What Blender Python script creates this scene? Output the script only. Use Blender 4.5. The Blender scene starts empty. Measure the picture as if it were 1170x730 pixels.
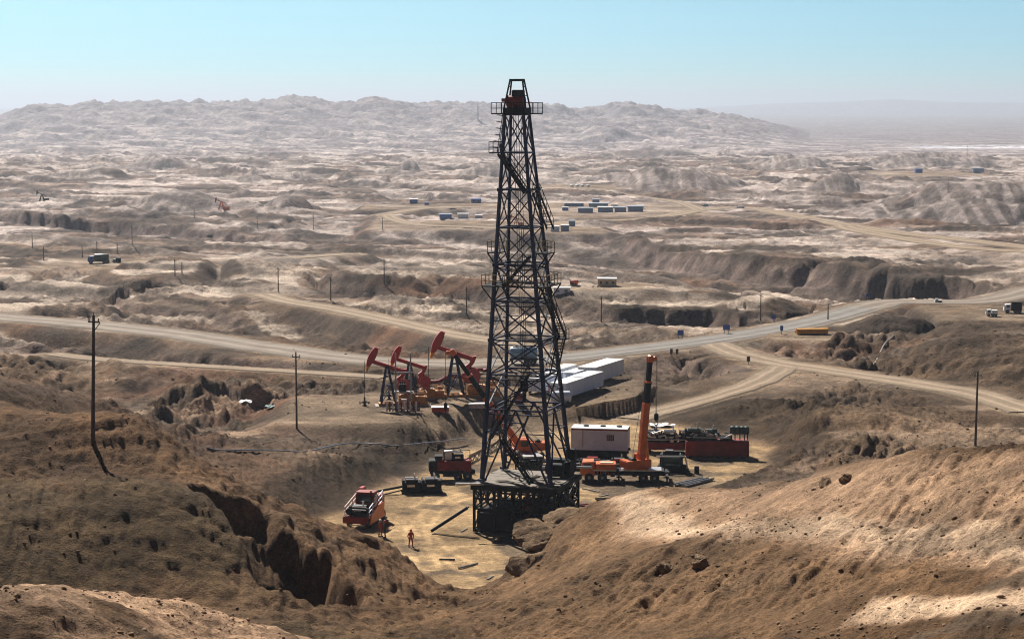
import bpy, bmesh, math, random
import numpy as np
from mathutils import Vector, Matrix

R = math.radians
random.seed(7)
scene = bpy.context.scene
C = scene.collection

# ------------------------------------------------------------------ camera
CAMZ = 43.0
F = 2290.0                       # focal length in photo pixels (photo 1170 x 730)
HORIZON = 121.0
PITCH = math.atan((365.0 - HORIZON) / F)
cam_d = bpy.data.cameras.new('camera')
cam = bpy.data.objects.new('camera', cam_d)
C.objects.link(cam)
cam.location = (0, 0, CAMZ)
cam.rotation_euler = (math.pi / 2 - PITCH, 0, 0)
cam_d.sensor_width = 36.0
cam_d.lens = 36.0 * F / 1170.0
cam_d.clip_start = 0.5
cam_d.clip_end = 200000.0
scene.camera = cam

# ------------------------------------------------------------------ light
SUN_EL, SUN_AZ = R(40), R(-24)   # azimuth measured from +Y (view direction) towards +X
world = bpy.data.worlds.new('World')
scene.world = world
world.use_nodes = True
nt = world.node_tree
nt.nodes.clear()
sky = nt.nodes.new('ShaderNodeTexSky')
sky.sky_type = 'NISHITA'
sky.sun_disc = False
sky.sun_elevation = SUN_EL
sky.sun_rotation = SUN_AZ
sky.altitude = 600
sky.air_density = 1.0
sky.dust_density = 1.2
sky.ozone_density = 1.5
bg = nt.nodes.new('ShaderNodeBackground')
bg.inputs['Strength'].default_value = 0.056
wo = nt.nodes.new('ShaderNodeOutputWorld')
# look a little above the horizon for the colour of the low sky, and cool it as the clear desert air does
tcs = nt.nodes.new('ShaderNodeTexCoord')
mps = nt.nodes.new('ShaderNodeMapping')
mps.inputs['Scale'].default_value = (1, 1, 3.0)
mps.inputs['Location'].default_value = (0, 0, 0.03)
nt.links.new(tcs.outputs['Generated'], mps.inputs['Vector'])
nt.links.new(mps.outputs[0], sky.inputs['Vector'])
tint = nt.nodes.new('ShaderNodeMix')
tint.data_type = 'RGBA'
tint.blend_type = 'MULTIPLY'
tint.inputs[0].default_value = 1.0
tint.inputs[7].default_value = (0.86, 1.0, 1.06, 1)
nt.links.new(sky.outputs[0], tint.inputs[6])
# dusty air glows near the horizon, unseen upper dome dimmed to cut fill
sep = nt.nodes.new('ShaderNodeSeparateXYZ')
nt.links.new(tcs.outputs['Generated'], sep.inputs[0])
ramp_ = nt.nodes.new('ShaderNodeValToRGB')
e = ramp_.color_ramp.elements
e[0].position, e[0].color = 0.0, (0.66, 0.86, 0.83, 1)
e[1].position, e[1].color = 1.0, (0.14, 0.18, 0.25, 1)
for pos_, c_ in ((0.02, (0.65, 0.90, 0.88, 1)), (0.05, (0.82, 1.06, 0.94, 1)), (0.12, (0.46, 0.62, 0.66, 1)), (0.3, (0.22, 0.28, 0.35, 1))):
    k_ = e.new(pos_)
    k_.color = c_
nt.links.new(sep.outputs['Z'], ramp_.inputs['Fac'])
mul_ = nt.nodes.new('ShaderNodeMix')
mul_.data_type = 'RGBA'
mul_.blend_type = 'MULTIPLY'
mul_.inputs[0].default_value = 1.0
nt.links.new(tint.outputs[2], mul_.inputs[6])
nt.links.new(ramp_.outputs['Color'], mul_.inputs[7])
nt.links.new(mul_.outputs[2], bg.inputs['Color'])
nt.links.new(bg.outputs[0], wo.inputs['Surface'])

sun_d = bpy.data.lights.new('sun', 'SUN')
sun_d.energy = 5.0
sun_d.angle = R(0.53)
sun_d.color = (1.0, 0.95, 0.87)
sun = bpy.data.objects.new('sun', sun_d)
C.objects.link(sun)
sdir = Vector((math.sin(SUN_AZ) * math.cos(SUN_EL), math.cos(SUN_AZ) * math.cos(SUN_EL), math.sin(SUN_EL)))
sun.rotation_euler = (-sdir).to_track_quat('-Z', 'Y').to_euler()
sun.location = (0, 150, 300)

scene.view_settings.view_transform = 'Standard'
scene.view_settings.look = 'None'
scene.view_settings.gamma = 1.0
scene.view_settings.exposure = 0.93
scene.view_settings.use_curve_mapping = False
scene.cycles.volume_bounces = 0
scene.cycles.max_bounces = 6
scene.cycles.filter_width = 1.05

# ------------------------------------------------------------------ pixel <-> world
CP, SP = math.cos(PITCH), math.sin(PITCH)
def ray(px, py):
    u = (px - 585.0) / F
    v = (365.0 - py) / F
    d = CP + v * SP
    return u / d, (-SP + v * CP) / d          # x and z per metre of Y
def at(px, py, Y):
    rx, rz = ray(px, py)
    return Vector((rx * Y, Y, CAMZ + rz * Y))
def on_z(px, py, z):
    rx, rz = ray(px, py)
    Y = (z - CAMZ) / rz
    return Vector((rx * Y, Y, z))

# ------------------------------------------------------------------ noise
_ang = np.linspace(0, 2 * np.pi, 256, endpoint=False)
_GX, _GY = np.cos(_ang).astype(np.float32), np.sin(_ang).astype(np.float32)
_rng = np.random.RandomState(11)
_PERM = _rng.permutation(4096).astype(np.int32)
def _hash(ix, iy, s):
    return (_PERM[(_PERM[(ix + s * 131) & 4095] + iy) & 4095]) & 255
def pn(x, y, s=0):
    """2D gradient noise, about -0.7 .. 0.7"""
    xf, yf = np.floor(x), np.floor(y)
    ix, iy = xf.astype(np.int32), yf.astype(np.int32)
    fx, fy = (x - xf).astype(np.float32), (y - yf).astype(np.float32)
    u = fx * fx * fx * (fx * (fx * 6 - 15) + 10)
    v = fy * fy * fy * (fy * (fy * 6 - 15) + 10)
    def g(ox, oy):
        h = _hash(ix + ox, iy + oy, s)
        return _GX[h] * (fx - ox) + _GY[h] * (fy - oy)
    a, b, c, d = g(0, 0), g(1, 0), g(0, 1), g(1, 1)
    ab = a + u * (b - a)
    return ab + v * (c + u * (d - c) - ab)
def sst(e0, e1, x):
    t = np.clip((x - e0) / (e1 - e0), 0, 1)
    return t * t * (3 - 2 * t)
def fbm(x, y, s, n, gain=0.5):
    o, a = 0, 1.0
    for k in range(n):
        o = o + a * pn(x * 2.03 ** k, y * 2.03 ** k, s + k)
        a *= gain
    return o
def seg_dist(x, y, pts, vals=None):
    """distance to a polyline, side sign, and optional interpolated value along it"""
    best = np.full(x.shape, 1e9)
    val = np.zeros(x.shape)
    side = np.zeros(x.shape)
    for i in range(len(pts) - 1):
        ax, ay = pts[i][0], pts[i][1]
        bx, by = pts[i + 1][0], pts[i + 1][1]
        dx, dy = bx - ax, by - ay
        L2 = dx * dx + dy * dy
        t = np.clip(((x - ax) * dx + (y - ay) * dy) / L2, 0, 1)
        d = np.hypot(x - ax - t * dx, y - ay - t * dy)
        m = d < best
        best = np.where(m, d, best)
        side = np.where(m, np.sign(dx * (y - ay) - dy * (x - ax)), side)
        if vals is not None:
            val = np.where(m, vals[i] + t * (vals[i + 1] - vals[i]), val)
    return best, side, val
def poly_sd(x, y, pts):
    """signed distance to a polygon, negative inside"""
    d, _, _ = seg_dist(x, y, list(pts) + [pts[0]])
    inside = np.zeros(x.shape, bool)
    n = len(pts)
    for i in range(n):
        ax, ay = pts[i][0], pts[i][1]
        bx, by = pts[(i + 1) % n][0], pts[(i + 1) % n][1]
        c = (ay > y) != (by > y)
        xi = (bx - ax) * (y - ay) / ((by - ay) if abs(by - ay) > 1e-9 else 1e-9) + ax
        inside ^= c & (x < xi)
    return np.where(inside, -d, d)

# ------------------------------------------------------------------ terrain, large forms
BR = [0, 250, 340, 450, 560, 900, 1500, 2200, 3200, 4200, 8000, 80000]
BZ = [3.5, 3.5, 3.0, 1.5, 0.0, -6, -11, -16, -24, -28, -31, -31]
def base(r):
    return np.interp(r, BR, BZ)
def on_base(px, py, dz=0.0):
    """ground point seen at a pixel, on the smooth plain"""
    rx, rz = ray(px, py)
    Y = np.exp(np.linspace(math.log(60), math.log(60000), 6000))
    f = CAMZ + rz * Y - (base(Y) + dz)
    i = int(np.argmax(f < 0)) if (f < 0).any() else len(Y) - 1
    Yh = float(Y[i])
    return Vector((rx * Yh, Yh, float(base(Yh) + dz)))

# near hills: control points (pixel, pixel, distance) and hidden points (x, y, z)
NEAR = [
    (1170, 730, 72), (1000, 730, 80), (850, 730, 88), (700, 730, 96), (560, 730, 104), (450, 730, 109),
    (1170, 680, 78), (1000, 680, 86), (850, 680, 97), (700, 680, 107), (600, 690, 115),
    (1170, 636, 84), (1030, 620, 96), (880, 604, 111), (760, 628, 117), (680, 640, 127), (625, 650, 136),
    (1170, 580, 91), (1040, 568, 104), (930, 580, 115), (820, 600, 127),
    (1170, 527, 99), (1100, 519, 109), (1040, 517, 117), (960, 530, 126), (900, 549, 135), (870, 560, 140),
    (800, 568, 148), (760, 578, 151), (700, 602, 150), (640, 610, 147), (607, 624, 144),
    (585, 662, 137), (560, 692, 129), (515, 714, 119), (430, 724, 112),
    (0, 730, 66), (110, 730, 68), (220, 730, 76), (320, 730, 87),
    (0, 700, 68), (60, 686, 70), (110, 677, 73), (210, 686, 79), (300, 718, 85),
    (0, 692, 117.5), (140, 684, 120.8), (250, 702, 119.5), (330, 716, 112), (420, 726, 111),
    (0, 590, 126), (70, 571, 129), (140, 560, 131), (240, 570, 133), (300, 640, 127), (350, 700, 120),
    (300, 582, 141), (370, 600, 147), (430, 613, 151), (480, 650, 148), (535, 697, 140),
    (450, 690, 129), (400, 705, 122), (480, 722, 116),
    (0, 510, 148), (100, 532, 146), (190, 545, 143), (0, 470, 172), (60, 488, 163), (108, 504, 158),
    (160, 502, 156), (188, 506, 155), (0, 440, 205), (90, 465, 212), (-120, 430, 210), (-120, 500, 150), (-120, 600, 120),
    (-120, 700, 75), (1300, 510, 105), (1300, 600, 88), (1300, 700, 74),
    (240, 514, 217), (340, 490, 243), (300, 470, 268), (160, 462, 240), (430, 490, 250), (0, 415, 270),
]
HID = [
    (0, 0, 40.2), (25, 0, 40.2), (-25, 0, 40.2), (0, 12, 37), (8, 14, 36.4), (-8, 14, 36.4), (0, -30, 42), (-40, -30, 42), (40, -30, 42), (0, 28, 31), (15, 28, 31), (-15, 28, 31), (0, 45, 26.5), (14, 45, 27), (-12, 45, 26.5), (0, 62, 23.5), (18, 60, 24), (-12, 64, 23), (32, 58, 25),
    (-18, 100, 14.5), (-10, 96, 15), (-25, 100, 14.5), (2, 150, 4), (-8, 158, 1.0), (-14, 172, .5),
    (-22, 178, 2), (-28, 158, 9.5), (-31, 166, 6.5),
    (38, 160, 9), (30, 172, 4), (18, 176, 1), (10, 170, .8), (44, 140, 15), (50, 190, 4), (30, 205, 2.5), (62, 170, 8), (30.6, 120, 21), (27, 130, 17), (34, 112, 22.8), (60, 230, 3.2), (45, 235, 2.6),
    (2, 162, 1.2), (-45, 200, 8), (-36, 195, 5.5), (-60, 190, 12), (70, 120, 19), (90, 120, 20), (90, 200, 5),
]
pts_n = np.array([tuple(at(*p)) for p in NEAR] + HID)
def _tps_fit(P, lam=0.01):
    X = P[:, :2] / 100.0
    n = len(X)
    d = np.hypot(X[:, None, 0] - X[None, :, 0], X[:, None, 1] - X[None, :, 1])
    K = np.where(d > 1e-9, d * d * np.log(np.maximum(d, 1e-9)), 0) + lam * 0.02 * np.eye(n)
    A = np.zeros((n + 3, n + 3))
    A[:n, :n] = K
    A[:n, n] = 1
    A[:n, n + 1:] = X
    A[n, :n] = 1
    A[n + 1:, :n] = X.T
    b = np.concatenate([P[:, 2], [0, 0, 0]])
    return X, np.linalg.solve(A, b)
_TX, _TW = _tps_fit(pts_n)
def tps(x, y):
    x, y = x / 100.0, y / 100.0
    o = _TW[-3] + _TW[-2] * x + _TW[-1] * y
    for i in range(len(_TX)):
        d2 = (x - _TX[i, 0]) ** 2 + (y - _TX[i, 1]) ** 2
        o = o + (0.5 * _TW[i]) * d2 * np.log(np.maximum(d2, 1e-12))
    return o

PAD = [tuple(on_z(px, py, 0))[:2] for px, py in [
    (368, 602), (398, 582), (440, 560), (486, 540), (528, 516), (560, 503), (600, 494), (640, 492), (690, 484), (740, 483), (830, 498), (872, 512), (872, 536),
    (800, 556), (752, 578), (690, 640), (640, 690), (590, 715), (530, 716), (470, 690), (400, 645)]]

# roads on the plain: pixel polylines (lie on the smooth plain), half width in metres
ROADS = {
    'road': ([(-160, 345), (-60, 355), (0, 362), (100, 370), (200, 381), (300, 396), (400, 409), (480, 414), (560, 414), (640, 409), (720, 400),
              (800, 390), (870, 379), (935, 366), (985, 352), (1015, 345), (1060, 344.5), (1110, 344.5), (1150, 339), (1200, 326), (1300, 300)], 4.8),
    'dirt_road': ([(300, 336), (330, 344), (390, 354), (455, 368), (520, 382), (575, 391), (630, 404)], 3.2),
    'dirt_road.001': ([(815, 392), (838, 402), (868, 410), (905, 417), (1000, 431), (1060, 440), (1110, 449), (1180, 470)], 3.4),
    'dirt_road.002': ([(895, 419), (872, 433), (838, 446), (795, 459), (750, 470), (722, 478)], 2.6, -3.4),
    'dirt_road.003': ([(60, 404), (110, 410), (200, 416), (330, 424), (440, 431)], 1.8),
    'dirt_road.004': ([(600, 262), (660, 253), (740, 250), (800, 240), (850, 237), (900, 245), (960, 256), (1020, 265), (1100, 274), (1180, 283), (1300, 297)], 5.5),
    'dirt_road.005': ([(440, 245), (480, 238.5), (530, 237), (580, 234.5), (640, 232)], 4.0),
    'dirt_road.006': ([(442, 246), (452, 251), (480, 257), (530, 259), (600, 262)], 4.0),
    'dirt_road.007': ([(965, 257), (975, 262), (1060, 277), (1130, 285), (1190, 288)], 5.0),
    'dirt_road.008': ([(640, 218), (700, 221), (740, 226), (775, 231), (800, 240)], 4.0),
    'dirt_road.009': ([(120, 304), (180, 298), (240, 298), (320, 295), (400, 290)], 4.0),
}
def smooth_line(P, n=6):
    out = []
    for i in range(len(P) - 1):
        p0, p1, p2, p3 = P[max(i - 1, 0)], P[i], P[i + 1], P[min(i + 2, len(P) - 1)]
        for k in range(n):
            t = k / n
            out.append(0.5 * ((2 * p1) + (p2 - p0) * t + (2 * p0 - 5 * p1 + 4 * p2 - p3) * t * t + (3 * p1 - p0 - 3 * p2 + p3) * t ** 3))
    out.append(P[-1])
    return out
def _road(v):
    n = len(v[0]) - 1
    dz = v[2] if len(v) > 2 else 0.0
    return smooth_line([on_base(px, py, dz * sst(0.1, 0.9, i / n)) for i, (px, py) in enumerate(v[0])]), v[1]
ROADW = {k: _road(v) for k, v in ROADS.items()}

# flat sites: pixel centre, half sizes in metres (x, y), feather, height above the plain
SITES = [
    ((455, 466), 13, 11, 8, 0.2), ((525, 462), 12, 11, 8, 0.2), ((596, 420), 9, 10, 9, 0.0), ((640, 447), 11, 12, 6, -1.35),
    ((690, 240), 42, 60, 30, 0.0), ((642, 262), 14, 22, 10, 0.0), ((645, 334), 10, 12, 6, 0.0), ((695, 327), 7, 7, 8, 2.2), ((925, 383), 7, 7, 5, 0.6),
    ((1150, 357), 14, 14, 6, 1.0), ((120, 302), 14, 22, 9, 0.0), ((515, 257), 30, 30, 10, 0.0), ((465, 236), 20, 25, 10, 0.0), ((543, 235), 18, 25, 10, 0.0),
    ((660, 214), 20, 40, 20, 0.0), ((1050, 198), 40, 60, 20, 0.0),
]
SITEW = [(on_base(p[0], p[1], dz), a, b, f) for p, a, b, f, dz in SITES]

def pl(pts, dz=0.0):
    return [tuple(on_base(px, py, dz))[:2] for px, py in pts]
# canyons: rim line of the far wall, depth along it, floor half width, wall width
CANYONS = [
    (pl([(600, 258), (660, 264), (700, 268), (745, 275), (800, 287), (830, 293), (870, 296), (905, 298), (950, 303), (1005, 308), (1060, 311), (1105, 316), (1140, 327), (1165, 334)]),
     [1.5, 3.0, 4.0, 5.5, 6.5, 7.0, 7.0, 6.5, 7.0, 8.0, 9.0, 8.0, 4.5, 1.5], 24, 5.5),
    (pl([(-120, 243), (0, 246), (60, 249), (120, 250), (200, 255), (280, 259), (340, 262), (420, 264), (500, 266)]),
     [6.5, 6.5, 6.0, 5.5, 5, 4.2, 3.5, 3, 1.5], 34, 5.0),
    (pl([(222, 441), (250, 440), (290, 444), (330, 440), (370, 438), (400, 441)]), [.8, 1.7, 1.9, 1.2, .8, .4], 4, 0.8),
    (pl([(640, 345), (700, 352), (760, 352), (800, 350), (850, 357), (880, 352)]), [1, 2.5, 3.6, 3.8, 3, 1], 9, 4.0),
    (pl([(-50, 374), (50, 380), (140, 390), (240, 402), (330, 414), (400, 420)]), [2.4, 2.4, 2.6, 2.6, 2.2, 1.0], 7, 3.0),
    (pl([(720, 415), (780, 407), (830, 416), (870, 424)]), [1.2, 2.2, 2.0, .8], 6, 3.0),
    (pl([(660, 318), (740, 322), (830, 322), (900, 328), (950, 330)]), [1.5, 2, 2.5, 2, 1], 9, 5.0),
    (pl([(-20, 330), (60, 338), (120, 330), (200, 340), (260, 352)]), [2, 2.5, 2, 2.5, 1], 8, 4.0),
    (pl([(380, 322), (450, 330), (520, 333), (570, 338)]), [1.5, 2.4, 2.4, 1.2], 8, 4.0),
    (pl([(560, 372), (640, 383), (720, 385), (770, 381)]), [1, 2, 2.2, 1], 6, 3.0),
]
# mounds: pixel of base centre, half widths x,y in metres, height, flat-top fraction
MOUNDS = [
    ((466, 194), 15, 26, 11, 0.05), ((330, 234), 17, 30, 7, 0.2), ((955, 217), 22, 34, 10, 0.05), ((905, 212), 14, 30, 5, 0.2), ((775, 212), 50, 90, 11, 0.2),
    ((708, 204), 34, 60, 8, 0.2), ((1145, 243), 78, 90, 14, 0.35), ((910, 190), 40, 90, 9, 0.3), ((1065, 188), 75, 100, 8, 0.5), ((205, 236), 30, 50, 5, 0.1),
    ((180, 188), 40, 80, 6, 0.2), ((60, 278), 24, 30, 4, 0.3), ((690, 166), 60, 200, 16, .2), ((560, 200), 30, 60, 6, .3), ((985, 205), 16, 40, 4, .2),
    ((1012, 372), 14, 15, 4.8, 0.25), ((985, 392), 10, 12, 2.4, 0.2), ((945, 398), 14, 10, 1.6, 0.2), ((1135, 408), 20, 46, 3.4, 0.5), ((1200, 396), 24, 40, 2.2, .5), ((1060, 470), 14, 10, 1.6, .2),
    ((960, 480), 16, 8, 1.5, .2), ((860, 480), 12, 7, 1.3, .2), ((350, 300), 36, 30, 2, .3), ((545, 312), 32, 24, 2, .4),
    ((700, 318), 36, 20, 2, .3), ((870, 347), 12, 9, 2.2, .2), ((790, 374), 20, 10, 1.6, .2),
    ((20, 350), 36, 20, 2.5, .3), ((230, 348), 36, 18, 2.2, .2),
]
MOUNDW = [(on_base(*m[0]), m[1], m[2], m[3], m[4]) for m in MOUNDS]

SKY_L = [(-500, 150), (-100, 146), (0, 141), (50, 132), (110, 127), (180, 126), (250, 128), (310, 127), (335, 122.5), (370, 127), (430, 121.5), (455, 126), (490, 130),
         (520, 126), (560, 130), (600, 129), (620, 131), (660, 136), (690, 134), (720, 127.5), (745, 133), (770, 137), (820, 138), (860, 143), (900, 149), (940, 157), (1000, 168), (1100, 177), (1400, 180)]
_skx = np.array([ray(p[0], 121)[0] for p in SKY_L])
_skz = np.array([CAMZ + ray(p[0], p[1])[1] * 5000.0 for p in SKY_L])
FAR_L = [(-600, 124), (-60, 126), (100, 122), (250, 117), (330, 118), (400, 122), (500, 124), (620, 125), (800, 123), (880, 118.5), (960, 115.5), (1020, 113), (1080, 116.5), (1200, 118), (1700, 124)]
_fax = np.array([ray(p[0], 121)[0] for p in FAR_L])
_faz = np.array([CAMZ + ray(p[0], p[1])[1] * 23000.0 for p in FAR_L])

ALCOVE = [tuple(at(272, 574, 139))[:2], tuple(at(318, 630, 134))[:2], tuple(at(352, 690, 127))[:2]]

def octaves(x, y, s, r, specs):
    """sum of noise octaves, each only where the mesh is fine enough to carry it"""
    o = np.zeros(x.shape)
    for k, (wl, amp, kind) in enumerate(specs):
        m = r < wl / 0.0033
        if not m.any():
            continue
        n = pn(x[m] / wl, y[m] / wl, s + k * 3)
        if kind == 'b':
            n = np.abs(n) * 2 - 0.35
        elif kind == 'r':
            n = 0.35 - np.abs(n) * 2
        o[m] += amp * n
    return o

def terrain(x, y):
    """height, plus masks used for the colour of the ground"""
    x = np.asarray(x, float)
    y = np.asarray(y, float)
    r = np.hypot(x, y)
    az = np.where(y > 1, x / np.maximum(y, 1), np.where(x > 0, 9, -9))
    az = np.clip(az, -2, 2)
    b = base(r)
    # --- domain warp
    wx = x + 9 * pn(x / 80, y / 80, 1) + 2.2 * pn(x / 24, y / 24, 2)
    wy = y + 9 * pn(x / 80, y / 80, 3) + 2.2 * pn(x / 24, y / 24, 4)
    # --- layered badlands: beds cut into ledges that strike from far left to near right
    sx = wx * 0.80 - wy * 0.36
    sy = wy * 0.94 + wx * 0.62
    a = fbm(sx / 210, sy / 95, 5, 3) + 0.10 * fbm(wx / 26, wy / 26, 9, 2)
    amp = np.interp(r, [0, 240, 330, 600, 1200, 2500, 5000, 9000, 12000], [0, 1.0, 2.6, 3.6, 5.0, 6.5, 7, 2, 1])
    flat = sst(2300, 2900, r) * sst(0.10, 0.15, az)          # the open plain at the right
    amp = amp * (1 - .92 * flat)
    step = np.interp(r, [0, 400, 900, 1800, 6000], [1.1, 1.6, 2.6, 4.0, 6])
    hs = amp * a * 1.6 / step + 0.35 * pn(wx / 190, wy / 120, 12)
    k = np.floor(hs)
    f = hs - k
    ledge = sst(0.74, 0.90, f + 0.05 * pn(x / 5, y / 5, 14) * (r < 1500))
    terr = (k + 0.34 * f + 0.66 * ledge)
    b2 = fbm(sx / 62 + 7, sy / 34 + 3, 15, 2) + 0.12 * pn(wx / 9, wy / 9, 18)
    st2 = 0.42
    h2 = b2 * 1.9 / st2 * np.interp(r, [0, 250, 600, 1500, 3000], [.5, .7, 1.0, 1.5, 1.2]) * 0.42
    k2 = np.floor(h2)
    f2 = h2 - k2
    led2 = sst(0.70, 0.92, f2)
    terr2 = (k2 + 0.35 * f2 + 0.65 * led2)
    h = terr * step + terr2 * np.interp(r, [0, 300, 800, 2000], [0.6, 0.95, 1.3, 2.2]) * (1 - .9 * flat) - 0.5
    steep = np.maximum(sst(0.70, 0.80, f) * (1 - sst(0.90, 0.98, f)), 0.8 * sst(0.66, 0.78, f2) * (1 - sst(0.92, 0.99, f2)))
    # --- gullies
    gsc = np.interp(r, [200, 600, 2000], [34, 55, 120])
    gw = 48.0
    g = np.abs(pn(wx / gw, wy / gw, 21))
    gm = sst(-0.1, 0.25, pn(x / 210, y / 210, 22)) * np.interp(r, [180, 300, 900, 2500, 5000], [0, 1, 1.2, 1.2, 0])
    gul = gm * np.exp(-(g / 0.06) ** 2)
    h -= 2.2 * gul
    # --- near hills
    wn = (1 - sst(215, 262, y)) * (1 - sst(0.36, 0.75, np.abs(az)))
    mnear = (r < 330)
    hn = np.zeros(x.shape)
    if mnear.any():
        hn[mnear] = np.clip(tps(x[mnear], y[mnear]), -0.5, 45)
    rest = b + h
    # out of view, beside and behind the camera: the same hill country
    side = 1 - sst(60, 330, r)
    rest = rest + side * (30 + 8 * pn(x / 60, y / 60, 31)) * (1 - sst(120, 260, np.maximum(y, 0)))
    H = wn * hn + (1 - wn) * rest
    mound = np.zeros(x.shape)
    # --- mounds
    for p, ax, ay, hh, flat in MOUNDW:
        m = (np.abs(x - p.x) < ax * 2.2) & (np.abs(y - p.y) < ay * 2.2)
        if not m.any():
            continue
        dx, dy = (x[m] - p.x) / ax, (y[m] - p.y) / ay
        wob = 0.22 * pn(x[m] / (ax * 0.5), y[m] / (ay * 0.5), 41)
        d = np.hypot(dx, dy) + wob
        add = hh * (1 - sst(flat, 1.0, d))
        H[m] += add
        if p.y > 420:
            th = np.arctan2(dy, dx)
            H[m] -= hh * .16 * np.abs(pn(th * 7 + p.x, d * 1.3 + p.y, 43)) * sst(.25, .5, d) * (1 - sst(.8, 1.1, d))
            mound[m] = np.maximum(mound[m], 1 - sst(.75, 1.05, d))
    # --- alcove in the near left hill
    m = (r < 190) & (r > 90) & (x < 5)
    if m.any():
        d, sd, v = seg_dist(x[m], y[m], ALCOVE, [2.5, 5.5, 5.0])
        w = 4.0 + 0.9 * pn(x[m] / 3, y[m] / 3, 47)
        H[m] -= v * (1 - sst(w - 1.9, w, d))
    # --- canyons
    rock = np.zeros(x.shape)
    for line, dep, fw, ww in CANYONS:
        L = np.array(line)
        m = (x > L[:, 0].min() - 90) & (x < L[:, 0].max() + 90) & (y > L[:, 1].min() - 160) & (y < L[:, 1].max() + 60)
        if not m.any():
            continue
        xm = x[m] + (ww * 1.2) * pn(x[m] / (ww * 6), y[m] / (ww * 6), 51) + ww * 0.4 * pn(x[m] / (ww * 1.7), y[m] / (ww * 1.7), 52)
        ym = y[m] + (ww * 1.7) * pn(x[m] / (ww * 5), y[m] / (ww * 5), 53) + ww * 0.9 * np.abs(pn(x[m] / (ww * 1.5), y[m] / (ww * 1.5), 54))
        d, sd, v = seg_dist(xm, ym, line, dep)
        far = sd > 0                     # beyond the rim
        prof = np.where(far, 1 - sst(0, ww, d), np.where(d < fw, 1.0, 1 - sst(fw, fw * 3.4, d)))
        H[m] -= v * prof
        rock[m] = np.maximum(rock[m], np.where(far, sst(0.02, 0.3, prof), 1 - sst(0.0, ww * 1.2, d)) * (v > 1))
    # --- hills on the horizon
    m = r > 2300
    if m.any():
        xm, ym, rm, am = x[m], y[m], r[m], az[m]
        E = np.interp(am, _skx, _skz) + 29
        front = sst(2500, 5000, rm) ** 1.4
        back = 1 - sst(5200, 7600, rm)
        wxx, wyy = xm + 120 * pn(xm / 600, ym / 600, 61), ym + 120 * pn(xm / 600, ym / 600, 62)
        rid = 0
        aa = 1.0
        for i, wl in enumerate([620, 300, 150, 74, 38]):
            n = 1 - np.abs(pn(wxx / wl, wyy / wl, 63 + i)) * 2.2
            rid = rid + aa * n
            aa *= 0.7
        env = front * back
        H[m] += np.maximum(E, 0) * env + env * np.clip(E / 40, 0, 1) * 24 * (rid - 1.25)
        zf = np.interp(am, _fax, _faz) + 31
        fr = sst(15000, 22000, rm) * (1 - sst(25000, 34000, rm))
        H[m] += fr * zf * (0.93 + 0.14 * pn(xm / 1500, ym / 1500, 71))
    # --- surface erosion detail
    det_w = 1.0
    near = 1 - sst(150, 330, r)
    slope_amp = np.interp(r, [0, 60, 150, 400, 1500, 4000], [0.7, 0.8, 1.0, 1.0, 1.3, 1.5])
    D1 = octaves(wx, wy, 81, r, [(17, 0.8, 'b'), (8.1, 0.7, 'b')]) * (1 - 0.55 * near) * np.interp(r, [250, 420, 1000], [1, .62, .62]) \
        + octaves(x, y, 87, r, [(3.9, 0.50, 'b'), (1.9, 0.34, 'b'), (0.95, 0.21, 'b'), (0.48, 0.13, 'n'), (0.27, 0.08, 'n')]) * (1 - .38 * near * sst(-2, 6, x))
    # rills running down the near slopes
    nr = near * (r < 260)
    m = nr > 0
    if m.any():
        xr, yr = x[m], y[m]
        lf_ = sst(4, -6, xr)
        q1 = np.abs(pn(xr / 1.5 + .12 * yr, yr / 8 - .1 * xr, 91)) + .5 * np.abs(pn(xr / .7 + .2 * yr, yr / 5, 92))
        q2 = np.abs(pn((xr - .45 * yr) / 1.4, (yr + .45 * xr) / 9, 93)) + .5 * np.abs(pn((xr - .6 * yr) / .75, (yr + .6 * xr) / 5, 94))
        D1[m] += nr[m] * ((0.95 * q1 - .28) * lf_ + (0.8 * q2 - .22) * (1 - lf_)) * (0.35 + sst(-.2, .35, pn(xr / 13, yr / 13, 95)))
    D2 = octaves(wx, wy, 101, r, [(44, 0.45, 'b'), (25, 0.35, 'r')])
    D3 = octaves(x, y, 121, r, [(95, 0.7, 'b'), (190, 1.0, 'b')]) * sst(900, 2000, r)
    ring = sst(205, 235, r) * (1 - sst(310, 370, r)) * sst(0.02, 0.08, np.abs(az - 0.02))
    det = slope_amp * D1 * (1 - 0.35 * near + 0.75 * ring) * (0.55 + 0.9 * sst(-.25, .3, pn(x / 33, y / 33, 119))) + (D2 * (1 - 0.88 * near + 0.35 * ring) + D3 * (r < 9000)) * (1 - .9 * flat)
    quiet = np.ones(x.shape)
    det = det * (1 - .75 * mound)
    # --- roads
    road = np.zeros(x.shape)
    m0 = (y > 200) & (y < 2600)
    rz_, rw_ = np.zeros(x.shape), np.zeros(x.shape)
    for name, (line, hw) in ROADW.items():
        L = np.array([tuple(p) for p in line])
        m = (x > L[:, 0].min() - 40) & (x < L[:, 0].max() + 40) & (y > L[:, 1].min() - 40) & (y < L[:, 1].max() + 40)
        if not m.any():
            continue
        d, sd, v = seg_dist(x[m], y[m], line, [p.z for p in line])
        feath = hw * 1.3 + (9.5 if name == 'dirt_road.002' else 2.5)
        w = 1 - sst(hw + 0.5, hw + feath, d)
        o = rw_[m]
        up = w > o
        rz = rz_[m]
        rz_[m] = np.where(up, v, rz)
        rw_[m] = np.maximum(o, w)
        road[m] = np.maximum(road[m], 1 - sst(hw, hw + 2.0, d))
    roadw = rw_.copy()
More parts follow.
